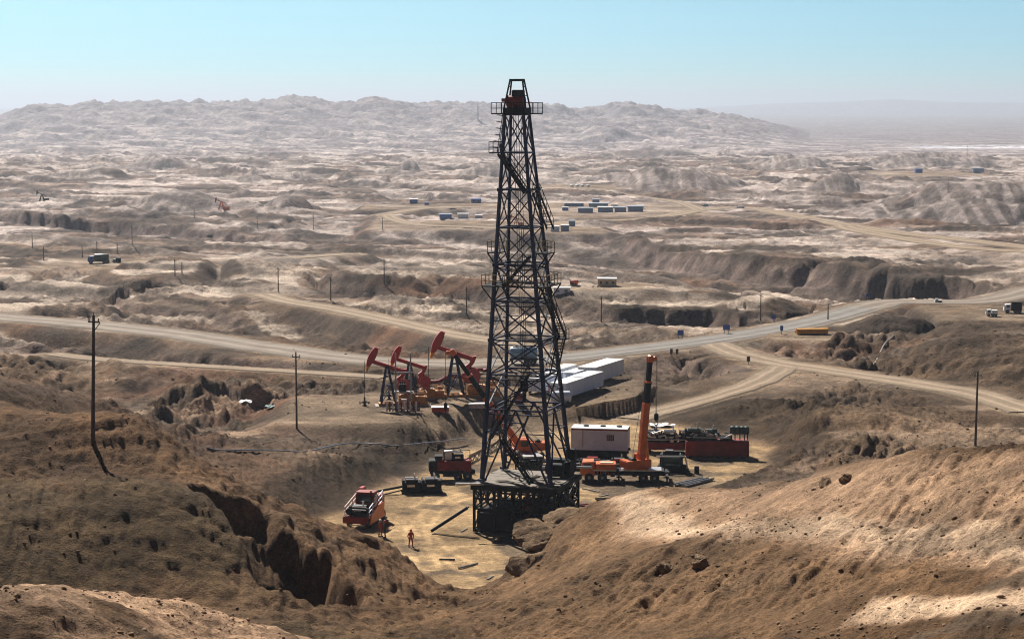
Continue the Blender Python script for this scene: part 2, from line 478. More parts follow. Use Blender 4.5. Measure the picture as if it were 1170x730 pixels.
    # --- sites
    for p, ax, ay, fe in SITEW:
        m = (np.abs(x - p.x) < ax + fe) & (np.abs(y - p.y) < ay + fe)
        if not m.any():
            continue
        q = np.hypot(np.maximum(np.abs(x[m] - p.x) - ax, 0), np.maximum(np.abs(y[m] - p.y) - ay, 0)) + 0.25 * fe * pn(x[m] / 7, y[m] / 7, 131)
        w = 1 - sst(0, fe, q)
        o = rw_[m]
        up = w > o
        rz_[m] = np.where(up, p.z, rz_[m])
        rw_[m] = np.maximum(o, w)
        road[m] = np.maximum(road[m], 0.75 * (1 - sst(0, fe * 0.4, q)))
    H = H + det * (1 - rw_)
    H = H * (1 - rw_) + rz_ * rw_
    H = H - 0.10 * (rw_ > 0.98)
    # hard beds stand out as small ledges on the near slopes
    m = near > 0
    if m.any():
        wl_ = near[m] * (0.10 * sst(6, -4, x[m]) + 0.08) * (1 - rw_[m])
        qs = H[m] / 1.05 + 1.5 * pn(x[m] / 12, y[m] / 12, 135) + .6 * pn(x[m] / 3.1, y[m] / 3.1, 136) + .25 * pn(x[m] / 1.1, y[m] / 1.1, 138)
        kf = np.floor(qs)
        ff = qs - kf
        H[m] += wl_ * 1.05 * (sst(0.45, 0.85, ff) - ff) * sst(-.25, .1, pn(x[m] / 16, y[m] / 16, 137) + .12)
    # --- working pad
    m = (y > 140) & (y < 330) & (np.abs(x) < 110)
    pad = np.zeros(x.shape)
    bank = np.zeros(x.shape)
    if m.any():
        xm, ym = x[m], y[m]
        sdv = poly_sd(xm + 1.6 * pn(xm / 6, ym / 6, 141), ym + 1.6 * pn(xm / 6, ym / 6, 142), PAD)
        rill = 1.1 * np.abs(pn((xm + .35 * ym) / 2.0, (ym - .35 * xm) / 9, 143)) + .5 * np.abs(pn((xm + .5 * ym) / .9, ym / 5, 146))
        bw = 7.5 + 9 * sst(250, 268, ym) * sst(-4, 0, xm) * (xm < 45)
        w = 1 - sst(0.0, bw, sdv - 2.2 * rill * sst(0.5, 4, sdv))
        w = w * (1 - roadw[m] * sst(-2, 4, sdv))
        fl = 0.05 * pn(xm / 6, ym / 6, 144) + 0.03 * pn(xm / 1.6, ym / 1.6, 145)
        lim = np.minimum(H[m], 30)
        H[m] = H[m] * (1 - w) + fl * w
        pad[m] = 1 - sst(-1.0, 1.5, sdv)
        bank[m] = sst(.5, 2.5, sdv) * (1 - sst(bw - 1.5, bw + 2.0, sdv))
    return H, dict(mound=mound, r=r, steep=steep, gul=gul, rock=rock, road=road, pad=pad, bank=bank, f=f, f2=f2, sx=sx, sy=sy, wx=wx, wy=wy, a=a, near=near, az=az)

def hit(px, py, y0=60.0, y1=30000.0):
    """first point of the terrain seen through a pixel"""
    rx, rz = ray(px, py)
    Y = np.exp(np.linspace(math.log(y0), math.log(y1), 2600))
    H = terrain(rx * Y, Y)[0]
    f = CAMZ + rz * Y - H
    i = int(np.argmax(f < 0)) if (f < 0).any() else len(Y) - 1
    return Vector((rx * Y[i], Y[i], H[i]))
def ground(x, y):
    return float(terrain(np.array([x]), np.array([y]))[0][0])

# ------------------------------------------------------------------ materials
def srgb(r, g, b):
    f = lambda c: c / 12.92 if c <= 0.04045 else ((c + 0.055) / 1.055) ** 2.4
    return (f(r / 255), f(g / 255), f(b / 255), 1)
def mat(name, col, rough=0.6, metal=0.0, var=0.15, scale=1.2, dirt=None, dirt_amt=0.35, spec=0.5, bump=0.0):
    """principled paint with cloudy wear and optional dust"""
    m = bpy.data.materials.new(name)
    m.use_nodes = True
    t = m.node_tree
    p = t.nodes['Principled BSDF']
    p.inputs['Roughness'].default_value = rough
    p.inputs['Metallic'].default_value = metal
    p.inputs['Specular IOR Level'].default_value = spec
    co = t.nodes.new('ShaderNodeTexCoord')
    n = t.nodes.new('ShaderNodeTexNoise')
    n.inputs['Scale'].default_value = scale
    n.inputs['Detail'].default_value = 6
    t.links.new(co.outputs['Object'], n.inputs['Vector'])
    rp = t.nodes.new('ShaderNodeValToRGB')
    rp.color_ramp.elements[0].position = 0.3
    rp.color_ramp.elements[1].position = 0.7
    c0 = tuple(c * (1 - var) for c in col[:3]) + (1,)
    c1 = tuple(min(1, c * (1 + var)) for c in col[:3]) + (1,)
    rp.color_ramp.elements[0].color = c0
    rp.color_ramp.elements[1].color = c1
    t.links.new(n.outputs['Fac'], rp.inputs['Fac'])
    out = rp.outputs['Color']
    if dirt:
        n2 = t.nodes.new('ShaderNodeTexNoise')
        n2.inputs['Scale'].default_value = scale * 2.7
        n2.inputs['Detail'].default_value = 8
        n2.inputs['Roughness'].default_value = 0.7
        t.links.new(co.outputs['Object'], n2.inputs['Vector'])
        r2 = t.nodes.new('ShaderNodeValToRGB')
        r2.color_ramp.elements[0].position = 0.48
        r2.color_ramp.elements[1].position = 0.68
        r2.color_ramp.elements[1].color = (dirt_amt,) * 3 + (1,)
        t.links.new(n2.outputs['Fac'], r2.inputs['Fac'])
        mx = t.nodes.new('ShaderNodeMix')
        mx.data_type = 'RGBA'
        t.links.new(r2.outputs['Color'], mx.inputs[0])
        t.links.new(out, mx.inputs[6])
        mx.inputs[7].default_value = dirt
        out = mx.outputs[2]
    t.links.new(out, p.inputs['Base Color'])
    if bump:
        bn = t.nodes.new('ShaderNodeBump')
        bn.inputs['Strength'].default_value = bump
        t.links.new(n.outputs['Fac'], bn.inputs['Height'])
        t.links.new(bn.outputs[0], p.inputs['Normal'])
    return m

def ground_mat(name, layers, rough=0.95, attr=None, col=None):
    """earth: vertex albedo (or a colour) broken up by world-space noise, with bumps"""
    m = bpy.data.materials.new(name)
    m.use_nodes = True
    t = m.node_tree
    p = t.nodes['Principled BSDF']
    p.inputs['Roughness'].default_value = rough
    p.inputs['Specular IOR Level'].default_value = 0.1
    geo = t.nodes.new('ShaderNodeNewGeometry')
    if attr:
        a = t.nodes.new('ShaderNodeAttribute')
        a.attribute_name = attr
        out = a.outputs['Color']
    else:
        a = t.nodes.new('ShaderNodeRGB')
        a.outputs[0].default_value = col
        out = a.outputs[0]
    nrm = None
    for sc, lo, hi, bstr, bdist in layers:
        n = t.nodes.new('ShaderNodeTexNoise')
        n.inputs['Scale'].default_value = sc
        n.inputs['Detail'].default_value = 5
        n.inputs['Roughness'].default_value = 0.62
        t.links.new(geo.outputs['Position'], n.inputs['Vector'])
        mr = t.nodes.new('ShaderNodeMapRange')
        mr.inputs['From Min'].default_value = 0.3
        mr.inputs['From Max'].default_value = 0.7
        mr.inputs['To Min'].default_value = lo
        mr.inputs['To Max'].default_value = hi
        t.links.new(n.outputs['Fac'], mr.inputs['Value'])
        vm = t.nodes.new('ShaderNodeVectorMath')
        vm.operation = 'SCALE'
        t.links.new(out, vm.inputs[0])
        t.links.new(mr.outputs[0], vm.inputs['Scale'])
        out = vm.outputs[0]
        if bstr:
            bn = t.nodes.new('ShaderNodeBump')
            bn.inputs['Strength'].default_value = bstr
            bn.inputs['Distance'].default_value = bdist
            t.links.new(n.outputs['Fac'], bn.inputs['Height'])
            if nrm:
                t.links.new(nrm, bn.inputs['Normal'])
            nrm = bn.outputs[0]
    t.links.new(out, p.inputs['Base Color'])
    if nrm:
        t.links.new(nrm, p.inputs['Normal'])
    return m

# ------------------------------------------------------------------ ground sheet
def build_ground():
    def ramp(a, b, step):
        n = max(2, int(math.log(b / a) / step))
        return list(np.exp(np.linspace(math.log(a), math.log(b), n, endpoint=False)))
    rows = ramp(4, 40, 0.05) + ramp(40, 60, 0.006) + ramp(60, 170, 0.0023) + ramp(170, 420, 0.0026) + ramp(420, 1100, 0.0030) + ramp(1100, 3000, 0.0038) \
        + ramp(3000, 7500, 0.0034) + ramp(7500, 36000, 0.02) + [36000, 60000]
    fine = np.linspace(-0.2740, 0.2740, 960)          # angle from the view axis
    s1 = np.linspace(0.2740, 0.47, 90)[1:]
    s2 = np.linspace(0.47, math.pi, 70)[1:]
    ang = np.concatenate([-s2[::-1][1:], -s1[::-1], fine, s1, s2])
    nr, nc = len(rows), len(ang)
    rr, aa = np.meshgrid(np.array(rows), ang, indexing='ij')
    # rows are arcs at equal distance along the view axis near it, true arcs elsewhere
    k = np.where(np.abs(aa) < 1.0, 1 / np.cos(np.clip(aa, -1.0, 1.0)), 1 / math.cos(1.0))
    X, Y = rr * k * np.sin(aa), rr * k * np.cos(aa)
    x, y = X.ravel(), Y.ravel()
    H, mk = terrain(x, y)
    co = np.empty((nr * nc + 1, 3), np.float32)
    co[:-1, 0], co[:-1, 1], co[:-1, 2] = x, y, H
    co[-1] = (0, 0, H[:nc].mean())
    i = np.arange(nr - 1)[:, None] * nc
    j = np.arange(nc)[None, :]
    jn = (j + 1) % nc
    quads = np.stack([i + j, i + jn, i + nc + jn, i + nc + j], -1).reshape(-1, 4)[:, ::-1]
    tri = np.stack([np.full(nc, nr * nc), (np.arange(nc) + 1) % nc, np.arange(nc)], -1)[:, ::-1]
    me = bpy.data.meshes.new('ground')
    nq, ntri = len(quads), len(tri)
    me.vertices.add(len(co))
    me.vertices.foreach_set('co', co.ravel())
    me.loops.add(nq * 4 + ntri * 3)
    me.loops.foreach_set('vertex_index', np.concatenate([quads.ravel(), tri.ravel()]).astype(np.int32))
    me.polygons.add(nq + ntri)
    st = np.concatenate([np.arange(nq) * 4, nq * 4 + np.arange(ntri) * 3]).astype(np.int32)
    me.polygons.foreach_set('loop_start', st)
    me.polygons.foreach_set('use_smooth', np.ones(nq + ntri, bool))
    me.update(calc_edges=True)
    # ---- albedo of the earth: deposits and rock by place, with slope shading painted in
    r, az, wx, wy = mk['r'], mk['az'], mk['wx'], mk['wy']
    G = H.reshape(nr, nc)
    gy = np.gradient(G, axis=0) / np.maximum(np.gradient(Y, axis=0), 1e-3)
    gx = np.gradient(G, axis=1) / np.where(np.abs(np.gradient(X, axis=1)) < 1e-3, 1e-3, np.gradient(X, axis=1))
    slope = np.hypot(gx, gy).ravel()
    Gs = G.copy()
    for ax, n in ((0, 5), (1, 7)):
        acc = np.zeros_like(Gs)
        for s in range(-n, n + 1):
            acc += np.roll(Gs, s, axis=ax)
        Gs = acc / (2 * n + 1)
    sy = np.gradient(Gs, axis=0) / np.maximum(np.gradient(Y, axis=0), 1e-3)
    sx = np.gradient(Gs, axis=1) / np.where(np.abs(np.gradient(X, axis=1)) < 1e-3, 1e-3, np.gradient(X, axis=1))
    sslope = np.hypot(sx, sy).ravel()
    def C3(c):
        return np.array(c)[None, :]
    pale = C3((0.54, 0.425, 0.33))
    buff = C3((0.26, 0.178, 0.122))
    brown = C3((0.165, 0.103, 0.064))
    shale_shade = C3((0.062, 0.043, 0.031))
    green = C3((0.100, 0.067, 0.034))
    rust = C3((0.20, 0.088, 0.042))
    sand = C3((0.46, 0.305, 0.158))
    t = fbm(mk['sx'] / 95, mk['sy'] / 42, 151, 3) + 0.30 * pn(wx / 11, wy / 7, 156) + .15 * pn(x / 3, y / 3, 157) * (r < 900)
    cap = sst(-0.12, 0.16, t)
    top = np.maximum(1 - sst(0.55, 0.75, mk['f']), 0.25)
    silt = cap * (1 - sst(0.10, 0.28, sslope)) * (1 - .5 * sst(.35, .8, slope)) * (0.35 + 0.65 * top)       # pale silt settles on the flats
    t2 = fbm(mk['sx'] / 70, mk['sy'] / 30, 161, 3) + 0.25 * pn(wx / 5, wy / 5, 165)
    t3 = fbm(mk['sx'] / 160, mk['sy'] / 60, 171, 3)
    col = buff + (brown - buff) * sst(-0.25, 0.2, t2)[:, None]
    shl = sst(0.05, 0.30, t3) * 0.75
    dk = np.maximum(np.maximum(shl, 0.85 * sst(0.22, 0.55, sslope)), .9 * mk['steep'] * (r > 230))  # shale in patches, plus shade put into the colour of steep faces
    col = col + (shale_shade - col) * dk[:, None]
    col = col + (pale - col) * (silt * np.interp(r, [0, 150, 300, 5000], [0.25, .4, 1.0, 0.9]))[:, None]
    mcol = C3((0.17, 0.130, 0.100)) + C3((0.18, 0.145, 0.118)) * sst(-.1, .25, pn(x / 4.5 + wx / 40, y / 60, 158) + .4 * pn(x / 14, y / 30, 159))[:, None]
    col = col + (mcol - col) * (.85 * mk['mound'])[:, None]
    rs = sst(0.22, 0.42, fbm(x / 70, y / 45, 181, 3)) * np.interp(r, [150, 300, 700, 1500], [0.4, .8, .45, .0])
    col = col + (rust - col) * (rs * 0.7)[:, None]
    # the worked ground round the yard: dug, darker and redder earth with few pale patches
    md = sst(205, 235, y) * (1 - sst(300, 350, y)) * (np.abs(az) < .5)
    mdc = C3((0.080, 0.049, 0.028)) + (C3((0.195, 0.122, 0.070)) - C3((0.080, 0.049, 0.028))) * sst(-.1, .4, t2)[:, None]
    redl = sst(-20, -35, x) * sst(.0, .3, pn(x / 30, y / 14, 186) + .4 * pn(x / 6, y / 4, 187))
    mdc = mdc + (C3((0.19, 0.080, 0.040)) - mdc) * (.6 * redl)[:, None]
    pale_patch = sst(.12, .35, pn(x / 26, y / 11, 188) + .35 * pn(x / 5, y / 3, 189)) * (1 - .6 * sst(10, 30, x))
    mdc = mdc + (C3((0.40, 0.265, 0.17)) - mdc) * (.8 * pale_patch)[:, None]
    col = col + (mdc - col) * (.85 * md)[:, None]
    # near hills: strata follow the height, broken by noise
    zz = H + 1.8 * pn(x / 14, y / 14, 191) + 0.9 * pn(x / 3.1, y / 3.1, 192)
    nh = (1 - sst(190, 240, y)) * (y > -200)
    lf = sst(-2, -12, x)                                              # left hill
    gband = sst(12.2, 13.5, zz) * (1 - sst(18.0, 19.0, zz)) * lf * (1 - sst(136, 143, y))
    ncol = C3((0.105, 0.060, 0.030)) + (C3((0.20, 0.122, 0.067)) - C3((0.105, 0.060, 0.030))) * sst(-0.15, 0.35, t2)[:, None]
    ncol = ncol + (green - ncol) * (0.85 * gband)[:, None]
    rgt = sst(3, 9, x)
    bandc, _, _ = seg_dist(x, y, [tuple(at(720, 606, 142))[:2], tuple(at(860, 602, 114))[:2], tuple(at(960, 612, 104))[:2], tuple(at(1060, 624, 94))[:2], tuple(at(1200, 638, 83))[:2]])
    pk = rgt * (1 - sst(0.8, 3.2, bandc + 1.4 * pn(x / 5, y / 5, 195)))
    psd = poly_sd(x, y, [tuple(at(*q))[:2] for q in [(790, 580, 146), (900, 556, 134), (1000, 545, 120), (1250, 555, 97), (1250, 640, 82), (1030, 622, 96), (880, 606, 111), (740, 606, 138)]])
    pk2 = rgt * (1 - sst(-2.5, 2.0, psd + 3.0 * pn(x / 7, y / 7, 196) + 1.5 * pn(x / 2.2, y / 2.2, 197))) * .72
    bandd, _, _ = seg_dist(x, y, [tuple(at(1000, 694, 84))[:2], tuple(at(1090, 682, 80))[:2], tuple(at(1190, 674, 77))[:2]])
    pk3 = rgt * (1 - sst(0.4, 1.8, bandd + 0.8 * pn(x / 2, y / 2, 198)))
    pink = C3((0.49, 0.33, 0.222))
    ncol = ncol + (pink - ncol) * np.clip(np.maximum(np.maximum(pk, pk2), pk3), 0, .95)[:, None]
    ncol = ncol + (C3((0.60, 0.445, 0.32)) - ncol) * (.9 * np.maximum(rgt * (1 - sst(0.5, 2.0, bandc + 1.0 * pn(x / 5, y / 5, 195) + .5 * pn(x / 1.5, y / 1.5, 194))), pk3))[:, None]
    gravel = sst(.02, .3, pn(x / 9, y / 9, 199) + .5 * pn(x / 2, y / 2, 200)) * (1 - sst(84, 112, r)) * rgt
    ncol = ncol + (C3((0.12, 0.088, 0.062)) - ncol) * (0.7 * gravel * (1 - pk3))[:, None]
    bl = (1 - sst(82, 96, r)) * sst(4, -4, x)                                    # bottom left mound: pale crust
    ncol = ncol + (pink * 0.92 - ncol) * (0.85 * bl * sst(-.35, .1, pn(x / 8, y / 8, 201) + .4 * pn(x / 2, y / 2, 202)))[:, None]
    upl = lf * sst(143, 149, y)
    ncol = ncol + (C3((0.215, 0.120, 0.062)) - ncol) * (0.6 * upl * sst(-.3, .2, t2))[:, None]
    bed = pn(zz * 1.25 + .02 * x, .015 * y + .02 * x, 193)
    ncol = ncol * (1 + .40 * np.clip(bed, -.5, .5) * (1 - .5 * rgt))[:, None] * C3((0.98, 0.92, 0.84))
    col = col + (ncol - col) * nh[:, None]
    rk = mk['rock']
    rockc = C3((0.185, 0.130, 0.100)) + C3((0.08, 0.05, 0.034)) * pn(x / 8, H / 1.2, 205)[:, None]
    col = col + (rockc - col) * (0.85 * rk)[:, None]
    col = col + (C3((0.055, 0.034, 0.018)) - col) * (0.9 * mk['bank'])[:, None]  # bank face darkened in its colour, like a slope turned from the sun
    # hills and the far plain
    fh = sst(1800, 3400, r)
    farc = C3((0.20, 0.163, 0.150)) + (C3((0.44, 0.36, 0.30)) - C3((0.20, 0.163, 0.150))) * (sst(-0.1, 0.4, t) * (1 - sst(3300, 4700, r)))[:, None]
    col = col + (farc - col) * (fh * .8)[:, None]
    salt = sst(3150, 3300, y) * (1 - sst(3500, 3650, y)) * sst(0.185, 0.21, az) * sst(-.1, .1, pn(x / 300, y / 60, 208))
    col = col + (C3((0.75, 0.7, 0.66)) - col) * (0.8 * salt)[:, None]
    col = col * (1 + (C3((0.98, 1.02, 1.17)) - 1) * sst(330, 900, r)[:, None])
    # worked ground
    col = col + (sand * (0.95 + 0.35 * fbm(x / 5, y / 5, 211, 3))[:, None] - col) * (0.95 * mk['pad'])[:, None]
    def px0(*q):
        return [tuple(on_z(a_, b_, 0))[:2] for a_, b_ in q]
    ruts = np.zeros(x.shape)
    mp = (y > 150) & (y < 290) & (np.abs(x) < 60)
    for line in (px0((452, 612), (462, 596), (480, 580), (505, 566), (530, 560)), px0((478, 622), (480, 604), (492, 586), (515, 572), (540, 566)),
                 px0((490, 648), (478, 625), (476, 605), (470, 590)), px0((600, 700), (560, 665), (520, 640), (495, 622), (480, 600)),
                 px0((640, 560), (690, 562), (750, 556), (810, 540)), px0((470, 600), (450, 590), (430, 588)), px0((560, 480), (600, 490), (640, 500), (700, 497))):
        dd, _, _ = seg_dist(x[mp] + .25 * pn(x[mp] / 4, y[mp] / 4, 221), y[mp] + .5 * pn(x[mp] / 6, y[mp] / 6, 222), smooth_line([Vector((a_, b_, 0)) for a_, b_ in line]))
        ruts[mp] = np.maximum(ruts[mp], 1 - sst(.15, .5, np.abs(dd - .95)))
    col = col * (1 + .38 * ruts * mk['pad'])[:, None]
    oil = sst(0.14, 0.42, fbm(x / 7, y / 6, 215, 3) + .75 * np.exp(-((x - 3) / 9) ** 2 - ((y - 193) / 11) ** 2) + .75 * np.exp(-((x - 17) / 14) ** 2 - ((y - 226) / 16) ** 2) - .12)
    col = col + (C3((0.09, 0.07, 0.055)) - col) * (0.75 * mk['pad'] * oil)[:, None]
    track = C3((0.28, 0.198, 0.128))
    col = col + (track * (1 + .25 * pn(x / 4, y / 4, 217))[:, None] - col) * (0.85 * mk['road'])[:, None]
    col = np.clip(col, 0.02, 0.8)
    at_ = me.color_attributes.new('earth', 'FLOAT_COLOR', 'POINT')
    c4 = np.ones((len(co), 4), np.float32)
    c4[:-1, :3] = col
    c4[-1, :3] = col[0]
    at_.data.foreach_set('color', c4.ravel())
    ob = bpy.data.objects.new('ground', me)
    C.objects.link(ob)
    ob['kind'] = 'structure'
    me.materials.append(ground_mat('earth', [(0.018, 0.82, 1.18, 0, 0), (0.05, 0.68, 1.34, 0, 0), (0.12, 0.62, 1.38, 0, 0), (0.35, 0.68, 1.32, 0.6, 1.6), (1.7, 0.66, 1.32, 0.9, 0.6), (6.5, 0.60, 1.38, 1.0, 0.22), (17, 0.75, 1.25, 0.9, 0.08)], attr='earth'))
    return ob
ground_ob = build_ground()

def build_roads():
    mats = {
        'road': ground_mat('asphalt_and_gravel', [(0.25, 0.85, 1.15, 0, 0), (3.0, 0.88, 1.12, 0.3, 0.05)], 0.9, attr='earth'),
        'dirt': ground_mat('packed_dirt', [(0.22, 0.85, 1.15, 0, 0), (2.5, 0.82, 1.18, 0.4, 0.08)], 0.95, attr='earth'),
        'asphalt': ground_mat('worn_asphalt', [(0.3, 0.85, 1.15, 0, 0), (5, 0.9, 1.1, 0.2, 0.02)], 0.85, attr='earth'),
    }
    def strip(name, line, hw, mt, lift, rough):
        bm = bmesh.new()
        prev = None
        ln = []
        for a, b in zip(line[:-1], line[1:]):
            n = max(1, int((b - a).length / 4))
            ln += [a.lerp(b, k / n) for k in range(n)]
        ln.append(line[-1])
        NW = 22
        cols = []
        base_c = {'road': (0.215, 0.174, 0.138), 'dirt': (0.255, 0.19, 0.132), 'asphalt': (0.20, 0.18, 0.16)}[mt]
        for i, p in enumerate(ln):
            d = (ln[min(i + 1, len(ln) - 1)] - ln[max(i - 1, 0)]).normalized()
            s = Vector((-d.y, d.x, 0)).normalized()
            wl = hw * (1 + rough * random.uniform(-1, 1))
            wr = hw * (1 + rough * random.uniform(-1, 1))
            vs = []
            for k in range(NW + 1):
                t = k / NW
                q = p + s * (-wl + (wl + wr) * t)
                rut = math.exp(-((abs(t - .5) - .20) / .06) ** 2) if mt != 'asphalt' else math.exp(-((abs(t - .5) - .25) / .10) ** 2) * .5
                vs.append(bm.verts.new((q.x, q.y, p.z + lift - (0.09 if k in (0, NW) else 0) - .02 * rut)))
                cols.append((1 + .30 * rut - .12 * (1 - rut)) * (1 - .28 * (abs(t - .5) > .42) - .10 * (abs(t - .5) < .06)) * random.uniform(.94, 1.06))
            if prev:
                for k in range(NW):
                    bm.faces.new((prev[k + 1], prev[k], vs[k], vs[k + 1]))
            prev = vs
        bmesh.ops.recalc_face_normals(bm, faces=bm.faces)
        if bm.faces and sum(f.normal.z for f in bm.faces) < 0:
            bmesh.ops.reverse_faces(bm, faces=bm.faces)
        me = bpy.data.meshes.new(name)
        bm.to_mesh(me)
        bm.free()
        ca = me.color_attributes.new('earth', 'FLOAT_COLOR', 'POINT')
        ca.data.foreach_set('color', np.array([(base_c[0] * c_, base_c[1] * c_, base_c[2] * c_, 1) for c_ in cols], np.float32).ravel())
        o = bpy.data.objects.new(name, me)
        o['kind'] = 'structure'
        C.objects.link(o)
        me.materials.append(mats[mt])
    for i, (name, (line, hw)) in enumerate(ROADW.items()):
        strip(name.split('.')[0], line, hw, 'road' if name == 'road' else 'dirt', 0.012 + 0.004 * i, 0.08)
    line = ROADW['road'][0]
    strip('asphalt_road', line[9 * 6 - 3:14 * 6 + 1], 3.3, 'asphalt', 0.075, 0.02)
build_roads()

# ------------------------------------------------------------------ haze
def build_haze():
    me = bpy.data.meshes.new('haze')
    bm = bmesh.new()
    bmesh.ops.create_cube(bm, size=1)
    for v in bm.verts:
        v.co = Vector((v.co.x * 130000, v.co.y * 130000, -42 + (v.co.z + 0.5) * 260))
    bm.to_mesh(me)
    bm.free()
    o = bpy.data.objects.new('haze', me)
    o['kind'] = 'stuff'
    o['label'] = 'pale dusty haze hanging over the whole basin'
    C.objects.link(o)
    m = bpy.data.materials.new('haze_air')
    m.use_nodes = True
    t = m.node_tree
    t.nodes.clear()
    out = t.nodes.new('ShaderNodeOutputMaterial')
    v = t.nodes.new('ShaderNodeVolumePrincipled')
    v.inputs['Color'].default_value = (0.53, 0.59, 0.69, 1)
    v.inputs['Density'].default_value = 0.95e-4
    v.inputs['Anisotropy'].default_value = 0.35
    t.links.new(v.outputs[0], out.inputs['Volume'])
    me.materials.append(m)
build_haze()

# ------------------------------------------------------------------ mesh helpers
class MB:
    """collects boxes, bars and tubes and links them as ONE mesh object"""
    def __init__(self):
        self.v, self.f = [], []
    def add(self, vs, fs):
        o = len(self.v)
        self.v += [tuple(p) for p in vs]
        self.f += [tuple(i + o for i in f) for f in fs]
        return self
    def box(self, c, s, rz=0.0, m=None, bev=0.0):
        x, y, z = s[0] / 2, s[1] / 2, s[2] / 2
        M = (m if m is not None else Matrix.Rotation(rz, 4, 'Z'))
        c = Vector(c)
        if bev > 0:
            bm = bmesh.new()
            bmesh.ops.create_cube(bm, size=1)
            for v in bm.verts:
                v.co = Vector((v.co.x * s[0], v.co.y * s[1], v.co.z * s[2]))
            bmesh.ops.bevel(bm, geom=bm.edges[:], offset=bev, segments=2, affect='EDGES')
            bm.verts.index_update()
            self.add([M @ v.co + c for v in bm.verts], [[v.index for v in f.verts] for f in bm.faces])
            bm.free()
            return self
        P = [Vector((a * x, b * y, d * z)) for d in (-1, 1) for a, b in ((-1, -1), (1, -1), (1, 1), (-1, 1))]
        return self.add([M @ p + c for p in P], [(3, 2, 1, 0), (4, 5, 6, 7), (0, 1, 5, 4), (1, 2, 6, 5), (2, 3, 7, 6), (3, 0, 4, 7)])
    def bar(self, a, b, w, h=None):
        a, b = Vector(a), Vector(b)
        d = b - a
        if d.length < 1e-6:
            return self
        q = d.to_track_quat('Z', 'Y').to_matrix().to_4x4()
        return self.box((a + b) / 2, (w, h or w, d.length), m=q)
    def tube(self, a, b, r, r2=None, n=10):
        a, b = Vector(a), Vector(b)
        r2 = r if r2 is None else r2
        d = b - a
        q = d.to_track_quat('Z', 'Y')
        vs = []
        for p, rr in ((a, r), (b, r2)):
            for k in range(n):
                t = 2 * math.pi * k / n
                vs.append(p + q @ Vector((rr * math.cos(t), rr * math.sin(t), 0)))
        fs = [(k, (k + 1) % n, n + (k + 1) % n, n + k) for k in range(n)]
        fs += [tuple(range(n))[::-1], tuple(range(n, 2 * n))]
        return self.add(vs, fs)
    def path(self, pts, r, n=8):
        for a, b in zip(pts[:-1], pts[1:]):
            self.tube(a, b, r, n=n)
        return self
    def lathe(self, prof, axis_m, n=16):
        """prof: list of (radius, height); axis_m places local Z"""
        vs, fs = [], []
        for r, z in prof:
            for k in range(n):
                t = 2 * math.pi * k / n
                vs.append(axis_m @ Vector((r * math.cos(t), r * math.sin(t), z)))
        for i in range(len(prof) - 1):
            for k in range(n):
                fs.append((i * n + k, i * n + (k + 1) % n, (i + 1) * n + (k + 1) % n, (i + 1) * n + k))
        fs.append(tuple(range(n))[::-1])
        fs.append(tuple((len(prof) - 1) * n + k for k in range(n)))
        return self.add(vs, fs)
    def prism(self, poly, y0, y1):
        """polygon in x,z, thick along y"""
        n = len(poly)
        vs = [(p[0], y0, p[1]) for p in poly] + [(p[0], y1, p[1]) for p in poly]
        fs = [tuple(range(n)), tuple(range(n, 2 * n))[::-1]]
        fs += [((k + 1) % n, k, n + k, n + (k + 1) % n) for k in range(n)]
        return self.add(vs, fs)
    def build(self, name, m, parent=None, smooth=False, label=None):
        me = bpy.data.meshes.new(name)
        me.from_pydata(self.v, [], self.f)
        bm = bmesh.new()
        bm.from_mesh(me)
        bmesh.ops.recalc_face_normals(bm, faces=bm.faces)
        bm.to_mesh(me)
        bm.free()
        if smooth:
            me.polygons.foreach_set('use_smooth', [True] * len(me.polygons))
            try:
                me.set_sharp_from_angle(angle=R(40))
            except Exception:
                pass
        me.materials.append(m)
        o = bpy.data.objects.new(name, me)
        C.objects.link(o)
        if parent:
            o.parent = parent
        if label:
            o['label'] = label
        return o

def thing(name, label, cat, loc=(0, 0, 0), rz=0.0, group=None):
    o = bpy.data.objects.new(name, None)
    o.empty_display_size = 0.2
    C.objects.link(o)
    o.location = loc
    o.rotation_euler = (0, 0, rz)
    tag(o, label, cat, group)
    return o
def tag(o, label, cat, group=None):
    o['label'] = label
    o['category'] = cat
    if group:
        o['group'] = group
    return o
def dup(root, loc, rz=None, label=None, group=None, scale=None):
    r = root.copy()
    C.objects.link(r)
    r.location = loc
    if rz is not None:
        r.rotation_euler = (0, 0, rz)
    if label:
        r['label'] = label
    if group:
        r['group'] = group
    if scale:
        r.scale = (scale,) * 3
    for ch in list(root.children):
        c = ch.copy()
        C.objects.link(c)
        c.parent = r
        for g in list(ch.children):
            d = g.copy()
            C.objects.link(d)
            d.parent = c
    return r

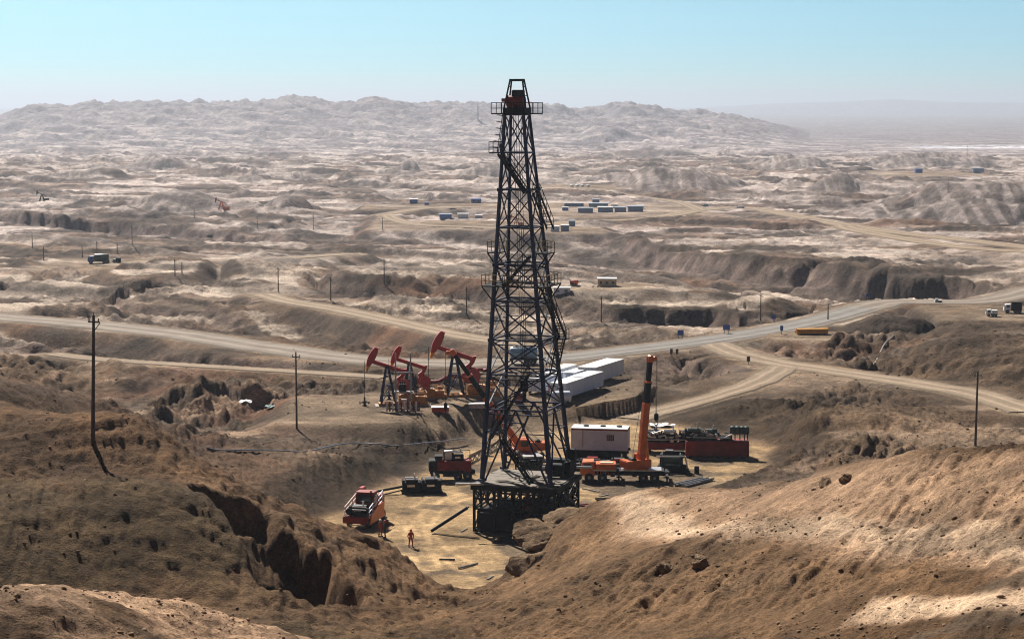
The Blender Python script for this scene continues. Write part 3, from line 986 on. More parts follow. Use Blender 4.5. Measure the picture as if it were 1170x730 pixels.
DUST = (0.30, 0.22, 0.15, 1)
M = {
    'navy': mat('navy_steel_paint', (0.007, 0.016, 0.062), 0.5, 0, .3, 2.5, (0.02, 0.018, 0.016, 1), .3, spec=.3),
    'black': mat('black_steel', (0.005, 0.005, 0.006), 0.65, 0, .3, 2, (0.02, 0.016, 0.012, 1), .3, spec=.12),
    'deck': mat('dusty_deck', (0.17, 0.135, 0.10), 0.85, 0, .35, 1.6, (0.05, 0.045, 0.04, 1), .7),
    'red': mat('red_paint', (0.36, 0.010, 0.008), 0.42, 0, .2, 2, (0.16, 0.05, 0.035, 1), .2, spec=.4),
    'darkred': mat('dull_red_paint', (0.22, 0.016, 0.010), 0.6, 0, .3, 1.5, (0.09, 0.03, 0.02, 1), .4, spec=.3),
    'yellow': mat('yellow_paint', (0.62, 0.27, 0.012), 0.5, 0, .2, 2, (0.25, 0.16, 0.07, 1), .4),
    'ochre': mat('oily_yellow_paint', (0.42, 0.165, 0.010), 0.55, 0, .3, 2, (0.07, 0.045, 0.025, 1), .6),
    'orange': mat('orange_paint', (0.60, 0.120, 0.008), 0.4, 0, .2, 1.5, (0.26, 0.09, 0.03, 1), .35),
    'white': mat('white_paint', (0.78, 0.77, 0.75), 0.55, 0, .06, 1.2, (0.5, 0.45, 0.40, 1), .25),
    'offwhite': mat('weathered_white_panels', (0.62, 0.68, 0.76), 0.6, 0, .08, 1.2, (0.46, 0.44, 0.42, 1), .2),
    'grey': mat('grey_steel', (0.26, 0.26, 0.27), 0.45, .3, .3, 3, (0.2, 0.16, 0.12, 1), .4),
    'silver': mat('bare_metal', (0.55, 0.55, 0.56), 0.35, .7, .2, 3, DUST, .3),
    'green': mat('dark_green_paint', (0.015, 0.05, 0.035), 0.45, 0, .3, 2, (0.08, 0.07, 0.05, 1), .35),
    'blue': mat('blue_paint', (0.03, 0.10, 0.38), 0.5, 0, .15, 2, DUST, .2),
    'paleblue': mat('pale_blue_tank_paint', (0.20, 0.34, 0.46), 0.4, .1, .15, 1.5, DUST, .3),
    'glass': mat('dark_window_glass', (0.015, 0.02, 0.025), 0.08, 0, .1, 1),
    'rubber': mat('tyre_rubber', (0.014, 0.013, 0.013), 0.85, 0, .2, 4, DUST, .3),
    'wood': mat('weathered_pole_wood', (0.10, 0.080, 0.062), 0.9, 0, .3, 3),
    'concrete': mat('grey_concrete', (0.30, 0.28, 0.25), 0.9, 0, .15, 2),
    'porcelain': mat('insulator_porcelain', (0.30, 0.26, 0.24), 0.3, 0, .1, 4),
    'rope': mat('steel_cable', (0.03, 0.03, 0.03), 0.6, .3, .1, 4),
    'skin': mat('skin', (0.36, 0.20, 0.13), 0.6, 0, .1, 6),
    'overall_red': mat('red_overalls', (0.30, 0.030, 0.022), 0.85, 0, .2, 5),
    'overall_dark': mat('dark_overalls', (0.02, 0.022, 0.030), 0.85, 0, .2, 5),
    'helmet_red': mat('red_helmet', (0.5, 0.03, 0.02), 0.35, 0, .1, 5),
    'helmet_white': mat('white_helmet', (0.7, 0.7, 0.68), 0.35, 0, .1, 5),
    'tarp': mat('teal_tarp', (0.10, 0.26, 0.27), 0.7, 0, .25, 1.5, DUST, .4),
    'cream': mat('cream_wall', (0.55, 0.42, 0.28), 0.8, 0, .1, 1),
    'bluegrey': mat('blue_grey_cladding', (0.20, 0.26, 0.36), 0.6, 0, .15, 1, DUST, .3),
    'roofwhite': mat('pale_roof_sheet', (0.66, 0.66, 0.66), 0.5, 0, .1, .6, DUST, .25),
    'rock': ground_mat('outcrop_rock', [(0.8, 0.7, 1.3, 0.8, 0.8), (3.5, 0.6, 1.4, 1.0, 0.3), (14, 0.7, 1.3, 0.9, 0.08)], 0.95, col=(0.32, 0.21, 0.125, 1)),
    'stones': ground_mat('loose_stones', [(1.3, 0.6, 1.4, 0.4, 0.1)], 0.95, col=(0.19, 0.122, 0.074, 1)),
}

# ------------------------------------------------------------------ the derrick
def build_derrick():
    YD = 202.7
    base_c = Vector((ray(602, 548)[0] * YD, YD, 0))
    YAW = R(-18)
    t = thing('drilling_derrick', 'tall dark blue lattice drilling derrick standing on a black platform in the sandy yard', 'derrick', base_c, YAW)
    zf, zt = 5.2, 42.1
    hb, ht = 3.62, 0.98
    lean = Vector((-1.02 * math.cos(-YAW), -1.02 * math.sin(-YAW)))
    SG = [(-1, -1), (1, -1), (1, 1), (-1, 1)]
    def half(z):
        return hb + (ht - hb) * (z - zf) / (zt - zf)
    def off(z):
        return lean * ((z - zf) / (zt - zf))
    def L(i, z):
        h, o = half(z), off(z)
        return Vector((SG[i % 4][0] * h + o.x, SG[i % 4][1] * h + o.y, z))
    for i in range(4):
        m = MB()
        lv = [zf, 12.5, 19.5, 27.1, 34.6, zt]
        for a, b in zip(lv[:-1], lv[1:]):
            m.bar(L(i, a), L(i, b), 0.36 - 0.012 * (a - zf) * 0.3)
        for z in (12.5, 19.5, 27.1, 34.6):
            p = L(i, z)
            m.box(p, (0.5, 0.5, 0.34))
        m.box(L(i, zf) + Vector((0, 0, .12)), (0.75, 0.75, 0.24))
        m.build('leg', M['navy'], t)
    lv = [12.5, 16.0, 19.5, 23.4, 27.1, 30.8, 34.6, 38.3, zt]
    for i in range(4):
        m = MB()
        j = i + 1
        for a, b in zip(lv[:-1], lv[1:]):
            A, B, c, d = L(i, a), L(j, a), L(i, b), L(j, b)
            w = 0.125 if a < 25 else 0.105
            m.bar(A, d, w)
            m.bar(B, c, w)
            mid = (A + B + c + d) / 4
            if a < 27 :
                ml, mr = (A + c) / 2, (B + d) / 2
                m.bar(ml, ml.lerp(mid, .52) , .09)
                m.bar(mr, mr.lerp(mid, .52), .09)
        for z in lv:
            m.bar(L(i, z), L(j, z), 0.16)
            if z < 30:
                m.bar(L(i, z - .45), L(j, z - .45), 0.11)
        # tall opening in the lowest bay
        A, B, c, d = L(i, zf), L(j, zf), L(i, 12.5), L(j, 12.5)
        top = (c + d) / 2
        m.bar(A.lerp(B, .04), top, 0.17)
        m.bar(B.lerp(A, .04), top, 0.17)
        for s, (P, Q) in enumerate(((A, c), (B, d))):
            for k in (.35, .68):
                q = P.lerp(Q, k)
                e = P.lerp(top, k)
                m.bar(q, e, .1)
            m.bar(P.lerp(Q, .35), P.lerp(top, .68), .09)
        m.build('lattice_bracing', M['navy'], t)
    # inner horizontal diaphragms
    for z in (16.0, 23.4, 30.8, 38.3):
        m = MB()
        m.bar(L(0, z), L(2, z), .1)
        m.bar(L(1, z), L(3, z), .1)
        m.build('cross_tie', M['navy'], t)
    # ---- platforms with railings
    def platform(z, hx, hy, hole, railm, rail=1.1, side=None, bracket=True):
        o = off(z)
        m = MB()
        if side is None:
            for sx, sy, cx, cy in ((2 * hx, hy - hole, 0, -(hy + hole) / 2), (2 * hx, hy - hole, 0, (hy + hole) / 2), (hx - hole, 2 * hole, -(hx + hole) / 2, 0), (hx - hole, 2 * hole, (hx + hole) / 2, 0)):
                m.box((cx + o.x, cy + o.y, z), (sx, sy, 0.12))
            rects = [(-hx, -hy, hx, hy)]
        else:
            rects = side
            for x0, y0, x1, y1 in rects:
                m.box(((x0 + x1) / 2 + o.x, (y0 + y1) / 2 + o.y, z), (x1 - x0, y1 - y0, 0.12))
        if bracket:
            h = half(z - 1.5)
            oo = off(z - 1.5)
            for x0, y0, x1, y1 in rects:
                for X in (x0, x1):
                    for Y in (y0, y1):
                        if max(abs(X), abs(Y)) > h + .3:
                            m.bar((X + o.x, Y + o.y, z), (max(-h, min(h, X)) + oo.x, max(-h, min(h, Y)) + oo.y, z - 1.6), .12)
        p = m.build('platform', M['black'], t)
        for x0, y0, x1, y1 in rects:
            r = MB()
            cs = [(x0, y0), (x1, y0), (x1, y1), (x0, y1)]
            for k in range(4):
                a, b = cs[k], cs[(k + 1) % 4]
                n = max(1, int(math.hypot(a[0] - b[0], a[1] - b[1]) / 1.1))
                for q in range(n):
                    X = a[0] + (b[0] - a[0]) * q / n + o.x
                    Y = a[1] + (b[1] - a[1]) * q / n + o.y
                    r.bar((X, Y, z), (X, Y, z + rail), .06)
                for hz in (.5, 1.0):
                    r.bar((a[0] + o.x, a[1] + o.y, z + rail * hz), (b[0] + o.x, b[1] + o.y, z + rail * hz), .065)
            r.build('railing', railm, p)
        return p
    ol = M['yellow_rail'] = mat('dull_yellow_rail', (0.20, 0.135, 0.03), 0.6, 0, .3, 3)
    platform(24.95, 3.3, 2.9, 1.9, ol, 1.15)
    platform(28.2, 0, 0, 0, ol, 1.15, side=[(-3.15, -1.2, -1.9, 1.2)])
    platform(28.2, 0, 0, 0, ol, 1.15, side=[(1.9, -1.2, 3.2, 1.2)])
    platform(42.2, 2.2, 1.6, .7, M['black'], 1.1, bracket=False)
    # finger board below the upper walkways
    m = MB()
    o = off(25.3)
    for k in range(9):
        m.bar((-1.6 + k * .4 + o.x, -1.9 + o.y, 25.3), (-1.6 + k * .4 + o.x, .4 + o.y, 25.3), .1)
    m.build('finger_board', M['navy'], t)
    # ---- crown block and gin pole
    o = off(zt)
    m = MB()
    m.box((o.x, o.y, zt + .35), (2.35, 2.2, .7), bev=.05)
    m.build('crown_beam', M['black'], t)
    m = MB()
    m.tube((o.x - .95, o.y - .1, zt + 1.3), (o.x + .8, o.y - .1, zt + 1.3), .62, n=16)
    m.box((o.x - 1.15, o.y, zt + 1.45), (.9, .3, .35))
    for k in (-.75, -.3, .15, .6):
        m.box((o.x + k, o.y, zt + 1.1), (.12, 1.3, 1.0))
    cb = m.build('crown_block', M['darkred'], t, smooth=True)
    m = MB()
    m.box((o.x + .12, o.y, zt + 2.1), (1.2, .8, .75), bev=.08)
    m.build('crown_guard', M['black'], t)
    m = MB()
    T0 = 45.55
    for s in (-1, 1):
        for yy in (-.75, .75):
            m.bar((o.x + s * 1.15, o.y + yy, zt + .6), (o.x + s * .66, o.y + yy * .35, T0), .13)
        for z in (zt + 1.9, zt + 2.8):
            k = (z - zt - .6) / (T0 - zt - .6)
            m.bar((o.x + s * (1.15 - .49 * k), o.y - .75 + .49 * k, z), (o.x + s * (1.15 - .49 * k), o.y + .75 - .49 * k, z), .08)
    m.bar((o.x - .78, o.y, T0), (o.x + .78, o.y, T0), .3, .24)
    m.build('gin_pole', M['black'], t)
    # ---- ladder with cage at the upper left
    m = MB()
    A, B = Vector((-half(38.6) + off(38.6).x - .75, -half(38.6) * .6, 38.4)), Vector((-half(42) + off(42).x - .35, -.6, 42.3))
    for s in (-.22, .22):
        m.bar(A + Vector((0, s, 0)), B + Vector((0, s, 0)), .07)
    for k in range(12):
        q = A.lerp(B, k / 12)
        m.bar(q + Vector((0, -.22, 0)), q + Vector((0, .22, 0)), .05)
        if k % 2:
            m.bar(q + Vector((-.5, -.3, .1)), q + Vector((0, -.3, 0)), .045)
            m.bar(q + Vector((-.5, .3, .1)), q + Vector((0, .3, 0)), .045)
            m.bar(q + Vector((-.5, -.3, .1)), q + Vector((-.5, .3, .1)), .045)
    m.build('ladder', M['black'], t)
    platform(38.3, 0, 0, 0, M['black'], 1.1, side=[(-half(38.3) - 1.3, -1.6, -half(38.3) - .1, -.3)], bracket=False)
    # ---- stairs zigzagging down the outside
    def stair(a, b, w=.75):
        a, b = Vector(a), Vector(b)
        m = MB()
        d = b - a
        s = Vector((-d.y, d.x, 0))
        s = (s.normalized() if s.length > 1e-6 else Vector((0, 1, 0))) * w / 2
        for e in (-1, 1):
            m.bar(a + s * e, b + s * e, .09, .24)
            m.bar(a + s * e + Vector((0, 0, 1)), b + s * e + Vector((0, 0, 1)), .055)
            for k in range(5):
                q = a.lerp(b, k / 4) + s * e
                m.bar(q, q + Vector((0, 0, 1)), .05)
        n = max(4, int(abs(d.z) / .28))
        for k in range(n):
            q = a.lerp(b, (k + .5) / n)
            m.box(q, (.28, .28, .05) if abs(d.x) < .01 else (.26, w, .05), rz=math.atan2(d.y, d.x))
        m.build('stair', M['black'], t)
    def face(z, u, out=.55, f=0):
        """point on face f (0 front, 1 right) at height z, u from -1 to 1"""
        h, o = half(z), off(z)
        return Vector((u * h + o.x, -h - out + o.y, z)) if f == 0 else Vector((h + out + o.x, u * h + o.y, z))
    stair(face(38.2, -1.1), face(34.3, .9))
    stair(face(34.3, -.6, f=1), face(30.5, 1.5, f=1))
    stair(face(28.0, .85, out=.3), face(24.9, -.5, out=.3))
    stair(face(24.9, -.6, f=1), face(19.4, .9, out=.9, f=1))
    stair(face(19.4, .75, out=.9, f=1), face(16.0, -.5, out=.7, f=1))
    stair(face(16.2, .55), face(9.6, -.75))
    stair(face(9.6, -.4), face(5.3, .5))
    m = MB()
    q = face(19.3, .85, out=.8, f=1)
    m.box(q, (1.4, 1.2, .1))
    m.bar(q + Vector((.65, -.5, 0)), q + Vector((.65, -.5, 1)), .06)
    m.bar(q + Vector((.65, .5, 0)), q + Vector((.65, .5, 1)), .06)
    m.bar(q + Vector((.65, -.5, 1)), q + Vector((.65, .5, 1)), .06)
    m.build('landing', M['black'], t)
    # ---- travelling block and lines
    m = MB()
    o = off(15)
    m.box((o.x, o.y, 14.6), (.75, .5, 1.3), bev=.1)
    m.tube((o.x, o.y, 13.9), (o.x, o.y, 12.9), .22)
    tb = m.build('travelling_block', M['black'], t)
    m = MB()
    for k in (-.25, -.08, .09, .26):
        m.tube((o.x + k, o.y, 15.2), (off(zt).x + k * 1.6, off(zt).y, zt), .03, n=5)
    m.build('drill_line', M['rope'], t)
    # ---- rig floor
    hf = 4.4
    m = MB()
    for k in range(15):
        yy = -hf + .32 + k * (2 * hf - .64) / 14
        m.box((random.uniform(-.06, .06), yy, 5.0 + random.uniform(-.02, .03)), (2 * hf - random.uniform(0, .4), .6, .1), rz=random.uniform(-.01, .01))
    fl = m.build('rig_floor', M['deck'], t)
    m = MB()
    for s in (-1, 1):
        m.box((0, s * hf, 4.7), (2 * hf + .3, .28, .55))
        m.box((s * hf, 0, 4.7), (.28, 2 * hf - .3, .55))
    for k in (-2.4, 0, 2.4):
        m.box((k, 0, 4.66), (.22, 2 * hf - .3, .4))
    m.build('floor_beam', M['black'], t)
    # things bolted to the floor: drawworks, pipes, planks
    m = MB()
    m.box((2.6, 2.9, 6.0), (2.4, 1.6, 1.5), bev=.1)
    m.tube((1.6, 1.7, 5.9), (3.6, 1.7, 5.9), .6, n=16)
    m.box((3.9, 2.0, 5.9), (.7, 1.6, 1.6), bev=.08)
    m.box((3.7, 3.6, 6.5), (.9, .9, 2.4), bev=.08)
    m.build('drawworks', M['black'], t, smooth=True)
    m = MB()
    for k in range(16):
        a = Vector((random.uniform(-4, 3), random.uniform(-4.2, 1.5), 5.14 + .03 * k % .1))
        l = random.uniform(1.2, 3.4)
        an = random.uniform(-.6, .6)
        b = a + Vector((math.cos(an) * l, math.sin(an) * l, random.uniform(-.02, .12)))
        b.x, b.y = max(-4.3, min(4.4, b.x)), max(-4.4, min(4.4, b.y))
        m.box((a + b) / 2 + Vector((0, 0, .06)), ((b - a).length, random.uniform(.2, .8), .05), rz=an)
    m.build('loose_planking', M['deck'], t)
    m = MB()
    m.tube((-6.0, -4.9, 5.0), (-3.4, -4.7, 5.1), .13)
    m.build('steel_pipe', M['silver'], t)
    m = MB()
    m.tube((.5, 3.8, 5.6), (5.6, 4.5, 5.7), .13)
    m.build('steel_pipe', M['silver'], t)
    # ---- substructure
    xs = (-4.25, -2.1, 0, 2.1, 4.25)
    for s in (-1, 1):
        for ax in (0, 1):
            m = MB()
            def P(u, z):
                return (u, s * 4.25, z) if ax == 0 else (s * 4.25, u, z)
            for k, u in enumerate(xs):
                if ax == 1 and k in (0, 4):
                    continue
                m.bar(P(u, .1), P(u, 4.6), .24)
            for a, b in zip(xs[:-1], xs[1:]):
                m.bar(P(a, 2.5), P(b, 4.5), .12)
                m.bar(P(b, 2.5), P(a, 4.5), .12)
                m.bar(P(a, .3), P(b, 2.4), .12)
            for z in (.2, 2.45, 3.5):
                m.bar(P(-4.25, z), P(4.25, z), .18)
            m.build('substructure_frame', M['black'], t)
    m = MB()
    for yy in (-2.2, 0, 2.2):
        for xx in (-2.3, 0, 2.3):
            m.bar((xx, yy, .1), (xx, yy, 4.6), .26)
        m.box((0, yy, .3), (9.2, .35, .5))
        m.bar((-4.6, yy, .5), (4.6, yy, 4.4), .16)
    m.build('inner_frame', M['black'], t)
    m = MB()
    m.box((-2.4, -1.0, 1.15), (3.6, 5.2, 2.1), bev=.08)
    m.box((2.5, 1.4, 1.3), (3.2, 4.2, 2.4), bev=.08)
    m.box((.5, -3.2, .8), (4.4, 1.8, 1.4), bev=.08)
    m.box((2.8, -2.6, 1.5), (2.2, 2.0, 1.1), bev=.05)
    m.box((-2.2, -3.3, 1.05), (3.4, 1.5, 1.9), bev=.06)
    m.box((1.2, 3.2, 1.1), (5.6, 1.6, 2.0), bev=.06)
    m.box((-3.1, 2.6, 1.1), (1.8, 3.0, 2.0), bev=.06)
    m.box((3.1, -.6, 1.3), (1.6, 3.4, 2.3), bev=.06)
    m.build('tank', M['black'], t, smooth=True)  # black boxes added to fill out the dark shade under the floor
    m = MB()
    m.lathe([(.35, .1), (.35, .6), (.6, .7), (.6, 1.2), (.4, 1.3), (.4, 1.7), (.62, 1.8), (.62, 2.5), (.4, 2.6), (.5, 3.1), (.22, 3.3), (.2, 4.5)], Matrix.Translation((.2, -.4, 0)))
    m.box((.2, -.4, 2.1), (2.2, .4, .4))
    m.build('blowout_preventer', M['darkred'], t, smooth=True)
    m = MB()
    m.box((4.9, -1.6, 3.35), (.5, 5.4, .14), m=Matrix.Rotation(R(-24), 4, 'X'))
    m.bar((5.15, -4.1, 3.35), (5.15, .9, 5.4), .07)
    m.build('ramp', M['navy'], t)
    m = MB()
    m.bar((-4.8, -4.7, 2.6), (-8.2, -6.2, .25), .28)
    m.bar((-4.8, -4.2, 2.6), (-8.2, -5.7, .25), .12)
    m.build('flow_line', M['black'], t)
    return t
build_derrick()

# ------------------------------------------------------------------ wheels shared by vehicles
def wheels(t, spots, r=.52, w=.34, hub=None, axis='Y'):
    """each wheel a part with its rim as a sub-part; spots are (x, y, side)"""
    for x, y, s in spots:
        rot = Matrix.Rotation(R(90), 4, 'X') if axis == 'Y' else Matrix.Rotation(R(90), 4, 'Y')
        T = Matrix.Translation((x, y, r)) @ rot
        m = MB()
        m.lathe([(r * .55, -w / 2), (r * .9, -w / 2), (r, -w * .32), (r, w * .32), (r * .9, w / 2), (r * .55, w / 2)], T, 18)
        wh = m.build('wheel', M['rubber'], t, smooth=True)
        m = MB()
        ww = w * 1.06
        m.lathe([(r * .12, -ww / 2), (r * .5, -ww / 2 + .02), (r * .54, -ww / 2 + .01), (r * .54, ww / 2 - .01), (r * .5, ww / 2 - .02), (r * .12, ww / 2)], T, 14)
        m.build('rim', hub or M['grey'], wh, smooth=True)

# ------------------------------------------------------------------ pumpjacks
def make_pumpjack(label, loc, rz, tilt, s=1.0, weight=0.0):
    t = thing('pumpjack', label, 'pumpjack', loc, rz, 'red pumpjacks on the bench behind the yard')
    t.scale = (s, s, s)
    PV = Vector((0, 0, 5.35))
    def T(x, z):
        c, sn = math.cos(tilt), math.sin(tilt)
        return (x * c - z * sn + PV.x, x * sn + z * c + PV.z)
    m = MB()
    m.prism([(-1.9, .05), (-1.9, -.32), (2.3, -.32), (2.3, .05)], -.19, .19)
    m.prism([(-1.9, .05), (2.3, .05), (2.3, .11), (-1.9, .11)], -.26, .26)
    m.prism([(-1.9, -.38), (2.3, -.38), (2.3, -.32), (-1.9, -.32)], -.26, .26)
    m.v = [(T(x, z)[0], y, T(x, z)[1]) for x, y, z in m.v]
    beam = m.build('walking_beam', M['red'], t)
    # front head: curved cheek plate
    arc = []
    for k in range(9):
        a = R(-24 + 54 * k / 8)
        arc.append((-2.75 * math.cos(a) + .02 + .10 * (k / 8 - .5), 3.1 * math.sin(a) + .2))
    poly = arc + [(-1.82, 1.80), (-1.72, 1.2), (-1.75, .4), (-1.85, -.1), (-2.1, -.75)]
    m = MB()
    m.prism([p for p in poly], -.27, .27)
    m.v = [(T(x, z)[0], y, T(x, z)[1]) for x, y, z in m.v]
    hd = m.build('horsehead', M['red'], t)
    m = MB()
    tip = [(-2.56, -1.07), (-2.08, -.74), (-2.25, -1.62), (-2.42, -1.72)]
    m.prism(tip, -.24, .24)
    m.v = [(T(x, z)[0], y, T(x, z)[1]) for x, y, z in m.v]
    m.build('head_tip', M['yellow'], hd)
    # rear head
    poly = [(1.75 * math.cos(R(a)) + .95, 1.9 * math.sin(R(a)) - .1) for a in (14, 4, -8, -20, -32, -44, -54)]
    poly = poly + [(1.75, -1.25), (2.15, -.7), (2.2, -.05), (2.3, .2)]
    m = MB()
    m.prism(poly, -.24, .24)
    m.v = [(T(x, z)[0], y, T(x, z)[1]) for x, y, z in m.v]
    m.build('tail_head', M['red'], t)
    # samson post
    m = MB()
    tops = [(-.12, .2), (-.12, -.2), (.15, .2), (.15, -.2)]
    feet = [(-.85, .95), (-.85, -.95), (1.05, .95), (1.05, -.95)]
    for (a, b), (c, d) in zip(tops, feet):
        m.bar((a, b, 5.1), (c, d, .35), .19)
    for z in (1.5, 2.7, 3.9):
        k = (5.1 - z) / 4.75
        q = [(a + (c - a) * k, b + (d - b) * k, z) for (a, b), (c, d) in zip(tops, feet)]
        for i, j in ((0, 1), (2, 3), (0, 2), (1, 3)):
            m.bar(q[i], q[j], .1)
    for i, j in ((0, 2), (1, 3)):
        a, b = feet[i], feet[j]
        m.bar((a[0], a[1], .4), (.55, b[1] * .72, 2.7), .09)
    m.box((0, 0, 5.12), (.6, .7, .28), bev=.04)
    m.build('samson_post', M['navy'], t)
    # crank, counterweights, links
    cy = .85
    for sgn in (-1, 1):
        m = MB()
        T2 = Matrix.Translation((2.2, sgn * cy, 2.55)) @ Matrix.Rotation(R(90), 4, 'X')
        m.lathe([(.1, -.09), (.82, -.09), (.82, .09), (.1, .09)], T2, 20)
        ca = Vector((math.cos(weight), 0, math.sin(weight)))
        m.box(Vector((2.2, sgn * (cy + .2), 2.55)) + ca * .65, (1.2, .22, .8), m=Matrix.Rotation(-weight, 4, 'Y'), bev=.1)
        m.build('counterweight', M['red'], t, smooth=True)
    e = T(2.45, -.9)
    m = MB()
    for sgn in (-1, 1):
        m.bar((e[0], sgn * .2, e[1]), (2.2 + .55 * math.cos(weight), sgn * (cy + .05), 2.55 + .55 * math.sin(weight)), .07)
    m.build('link_rod', M['rope'], t)
    m = MB()
    m.box((2.3, 0, 2.2), (1.3, 1.2, 1.2), bev=.12)
    m.tube((2.2, -1.0, 2.55), (2.2, 1.0, 2.55), .16)
    m.build('gearbox', M['red'], t)
    m = MB()
    m.box((2.6, 0, .85), (2.2, 1.4, 1.05), bev=.05)
    m.tube((4.05, -.35, 1.5), (4.8, -.35, 1.5), .33, n=14)
    m.box((4.4, 0, .72), (1.3, 1.3, .8))
    m.build('motor_house', M['ochre'], t, smooth=True)
    m = MB()
    for x0, x1 in ((1.2, 5.2),):
        for sgn in (-1, 1):
            for k in range(5):
                x = x0 + (x1 - x0) * k / 4
                m.bar((x, sgn * 1.35, .3), (x, sgn * 1.35, 1.75), .06)
            for z in (1.1, 1.7):
                m.bar((x0, sgn * 1.35, z), (x1, sgn * 1.35, z), .06)
        for z in (1.1, 1.7):
            m.bar((x1, -1.35, z), (x1, 1.35, z), .06)
    m.build('guard_rail', M['ochre'], t)
    m = MB()
    m.box((2.1, .8, .2), (6.6, .3, .34))
    m.box((2.1, -.8, .2), (6.6, .3, .34))
    for x in (-1, .8, 2.6, 4.6):
        m.box((x, 0, .2), (.3, 1.5, .3))
    m.build('skid', M['ochre'], t)
    m = MB()
    m.box((2.1, 0, -.25), (7.4, 2.6, .62), bev=.04)
    m.build('concrete_base', M['concrete'], t)
    # polished rod and wellhead
    tx = T(-2.5, -1.5)
    m = MB()
    m.tube((tx[0] - .15, 0, tx[1] + 1.2), (tx[0] - .15, 0, 1.0), .035, n=6)
    m.box((tx[0] - .15, 0, tx[1] - .3), (.16, .4, .14))
    m.build('polished_rod', M['rope'], t)
    m = MB()
    m.lathe([(.3, 0), (.3, .12), (.16, .14), (.16, .5), (.28, .52), (.28, .62), (.12, .64), (.1, 1.15)], Matrix.Translation((tx[0] - .15, 0, 0)), 12)
    m.tube((tx[0] - .8, 0, .42), (tx[0] + .5, 0, .42), .08)
    m.lathe([(.2, -.03), (.2, .03)], Matrix.Translation((tx[0] - .8, 0, .42)) @ Matrix.Rotation(R(90), 4, 'Y'), 12)
    m.build('wellhead', M['black'], t)
    return t
def bench(px, Y):
    x = ray(px, 460)[0] * Y
    return Vector((x, Y, ground(x, Y) + .02))
make_pumpjack('leftmost red pumpjack, its yellow tipped head raised beside a two-pole stand', bench(442.5, 263), R(8), R(-19), 1.0, R(-60))
make_pumpjack('red pumpjack standing in the middle of the three, half hidden behind the pole stand', bench(468, 269), R(12), R(-19), .93, R(-75))
make_pumpjack('largest red pumpjack, rightmost of three, behind the sloping black crane boom', bench(519, 271), R(8), R(-20), 1.16, R(200))

def build_transformer_stand():
    p = bench(461, 258)
    t = thing('transformer_stand', 'grey two-pole electric stand with red and white fence in front of the left pumpjacks', 'transformer stand', p)
    for x in (-1.0, .95):
        m = MB()
        m.tube((x, 0, -.6), (x, 0, 7.6), .12, .09)
        m.build('pole', M['grey'], t)
    m = MB()
    m.box((0, 0, 2.5), (2.4, .9, .16))
    m.bar((-1.0, 0, 1.6), (-.3, 0, 2.4), .08)
    m.bar((.95, 0, 1.6), (.3, 0, 2.4), .08)
    m.build('platform', M['grey'], t)
    m = MB()
    m.box((0, .1, 5.0), (2.4, .12, .16))
    m.build('crossbar', M['grey'], t)
    m = MB()
    m.box((-.1, 0, 3.05), (1.0, .7, .9), bev=.06)
    for k in (-.3, 0, .3):
        m.tube((k - .1, 0, 3.5), (k - .1, 0, 3.85), .07)
    m.build('transformer', M['black'], t)
    m = MB()
    m.box((.05, -.1, 1.05), (.75, .5, 1.0), bev=.03)
    m.build('switch_box', M['silver'], t)
    f = MB()
    g = MB()
    for k in range(12):
        x = -2.1 + k * .38
        (f if k % 2 else g).box((x, -1.0, .75), (.2, .05, 1.3))
    f.box((0, -.96, 1.1), (4.4, .04, .12))
    f.box((0, -.96, .4), (4.4, .04, .12))
    f.build('red_fence_slats', M['darkred'], t)
    g.build('white_fence_slats', M['white'], t)
    m = MB()
    m.bar((-1.0, -.1, .9), (-.55, -1.6, -.5), .13)
    m.build('prop', M['black'], t)
    m = MB()
    m.bar((.95, -.1, 1.2), (2.0, -2.2, -.6), .13)
    m.build('prop', M['black'], t)
build_transformer_stand()

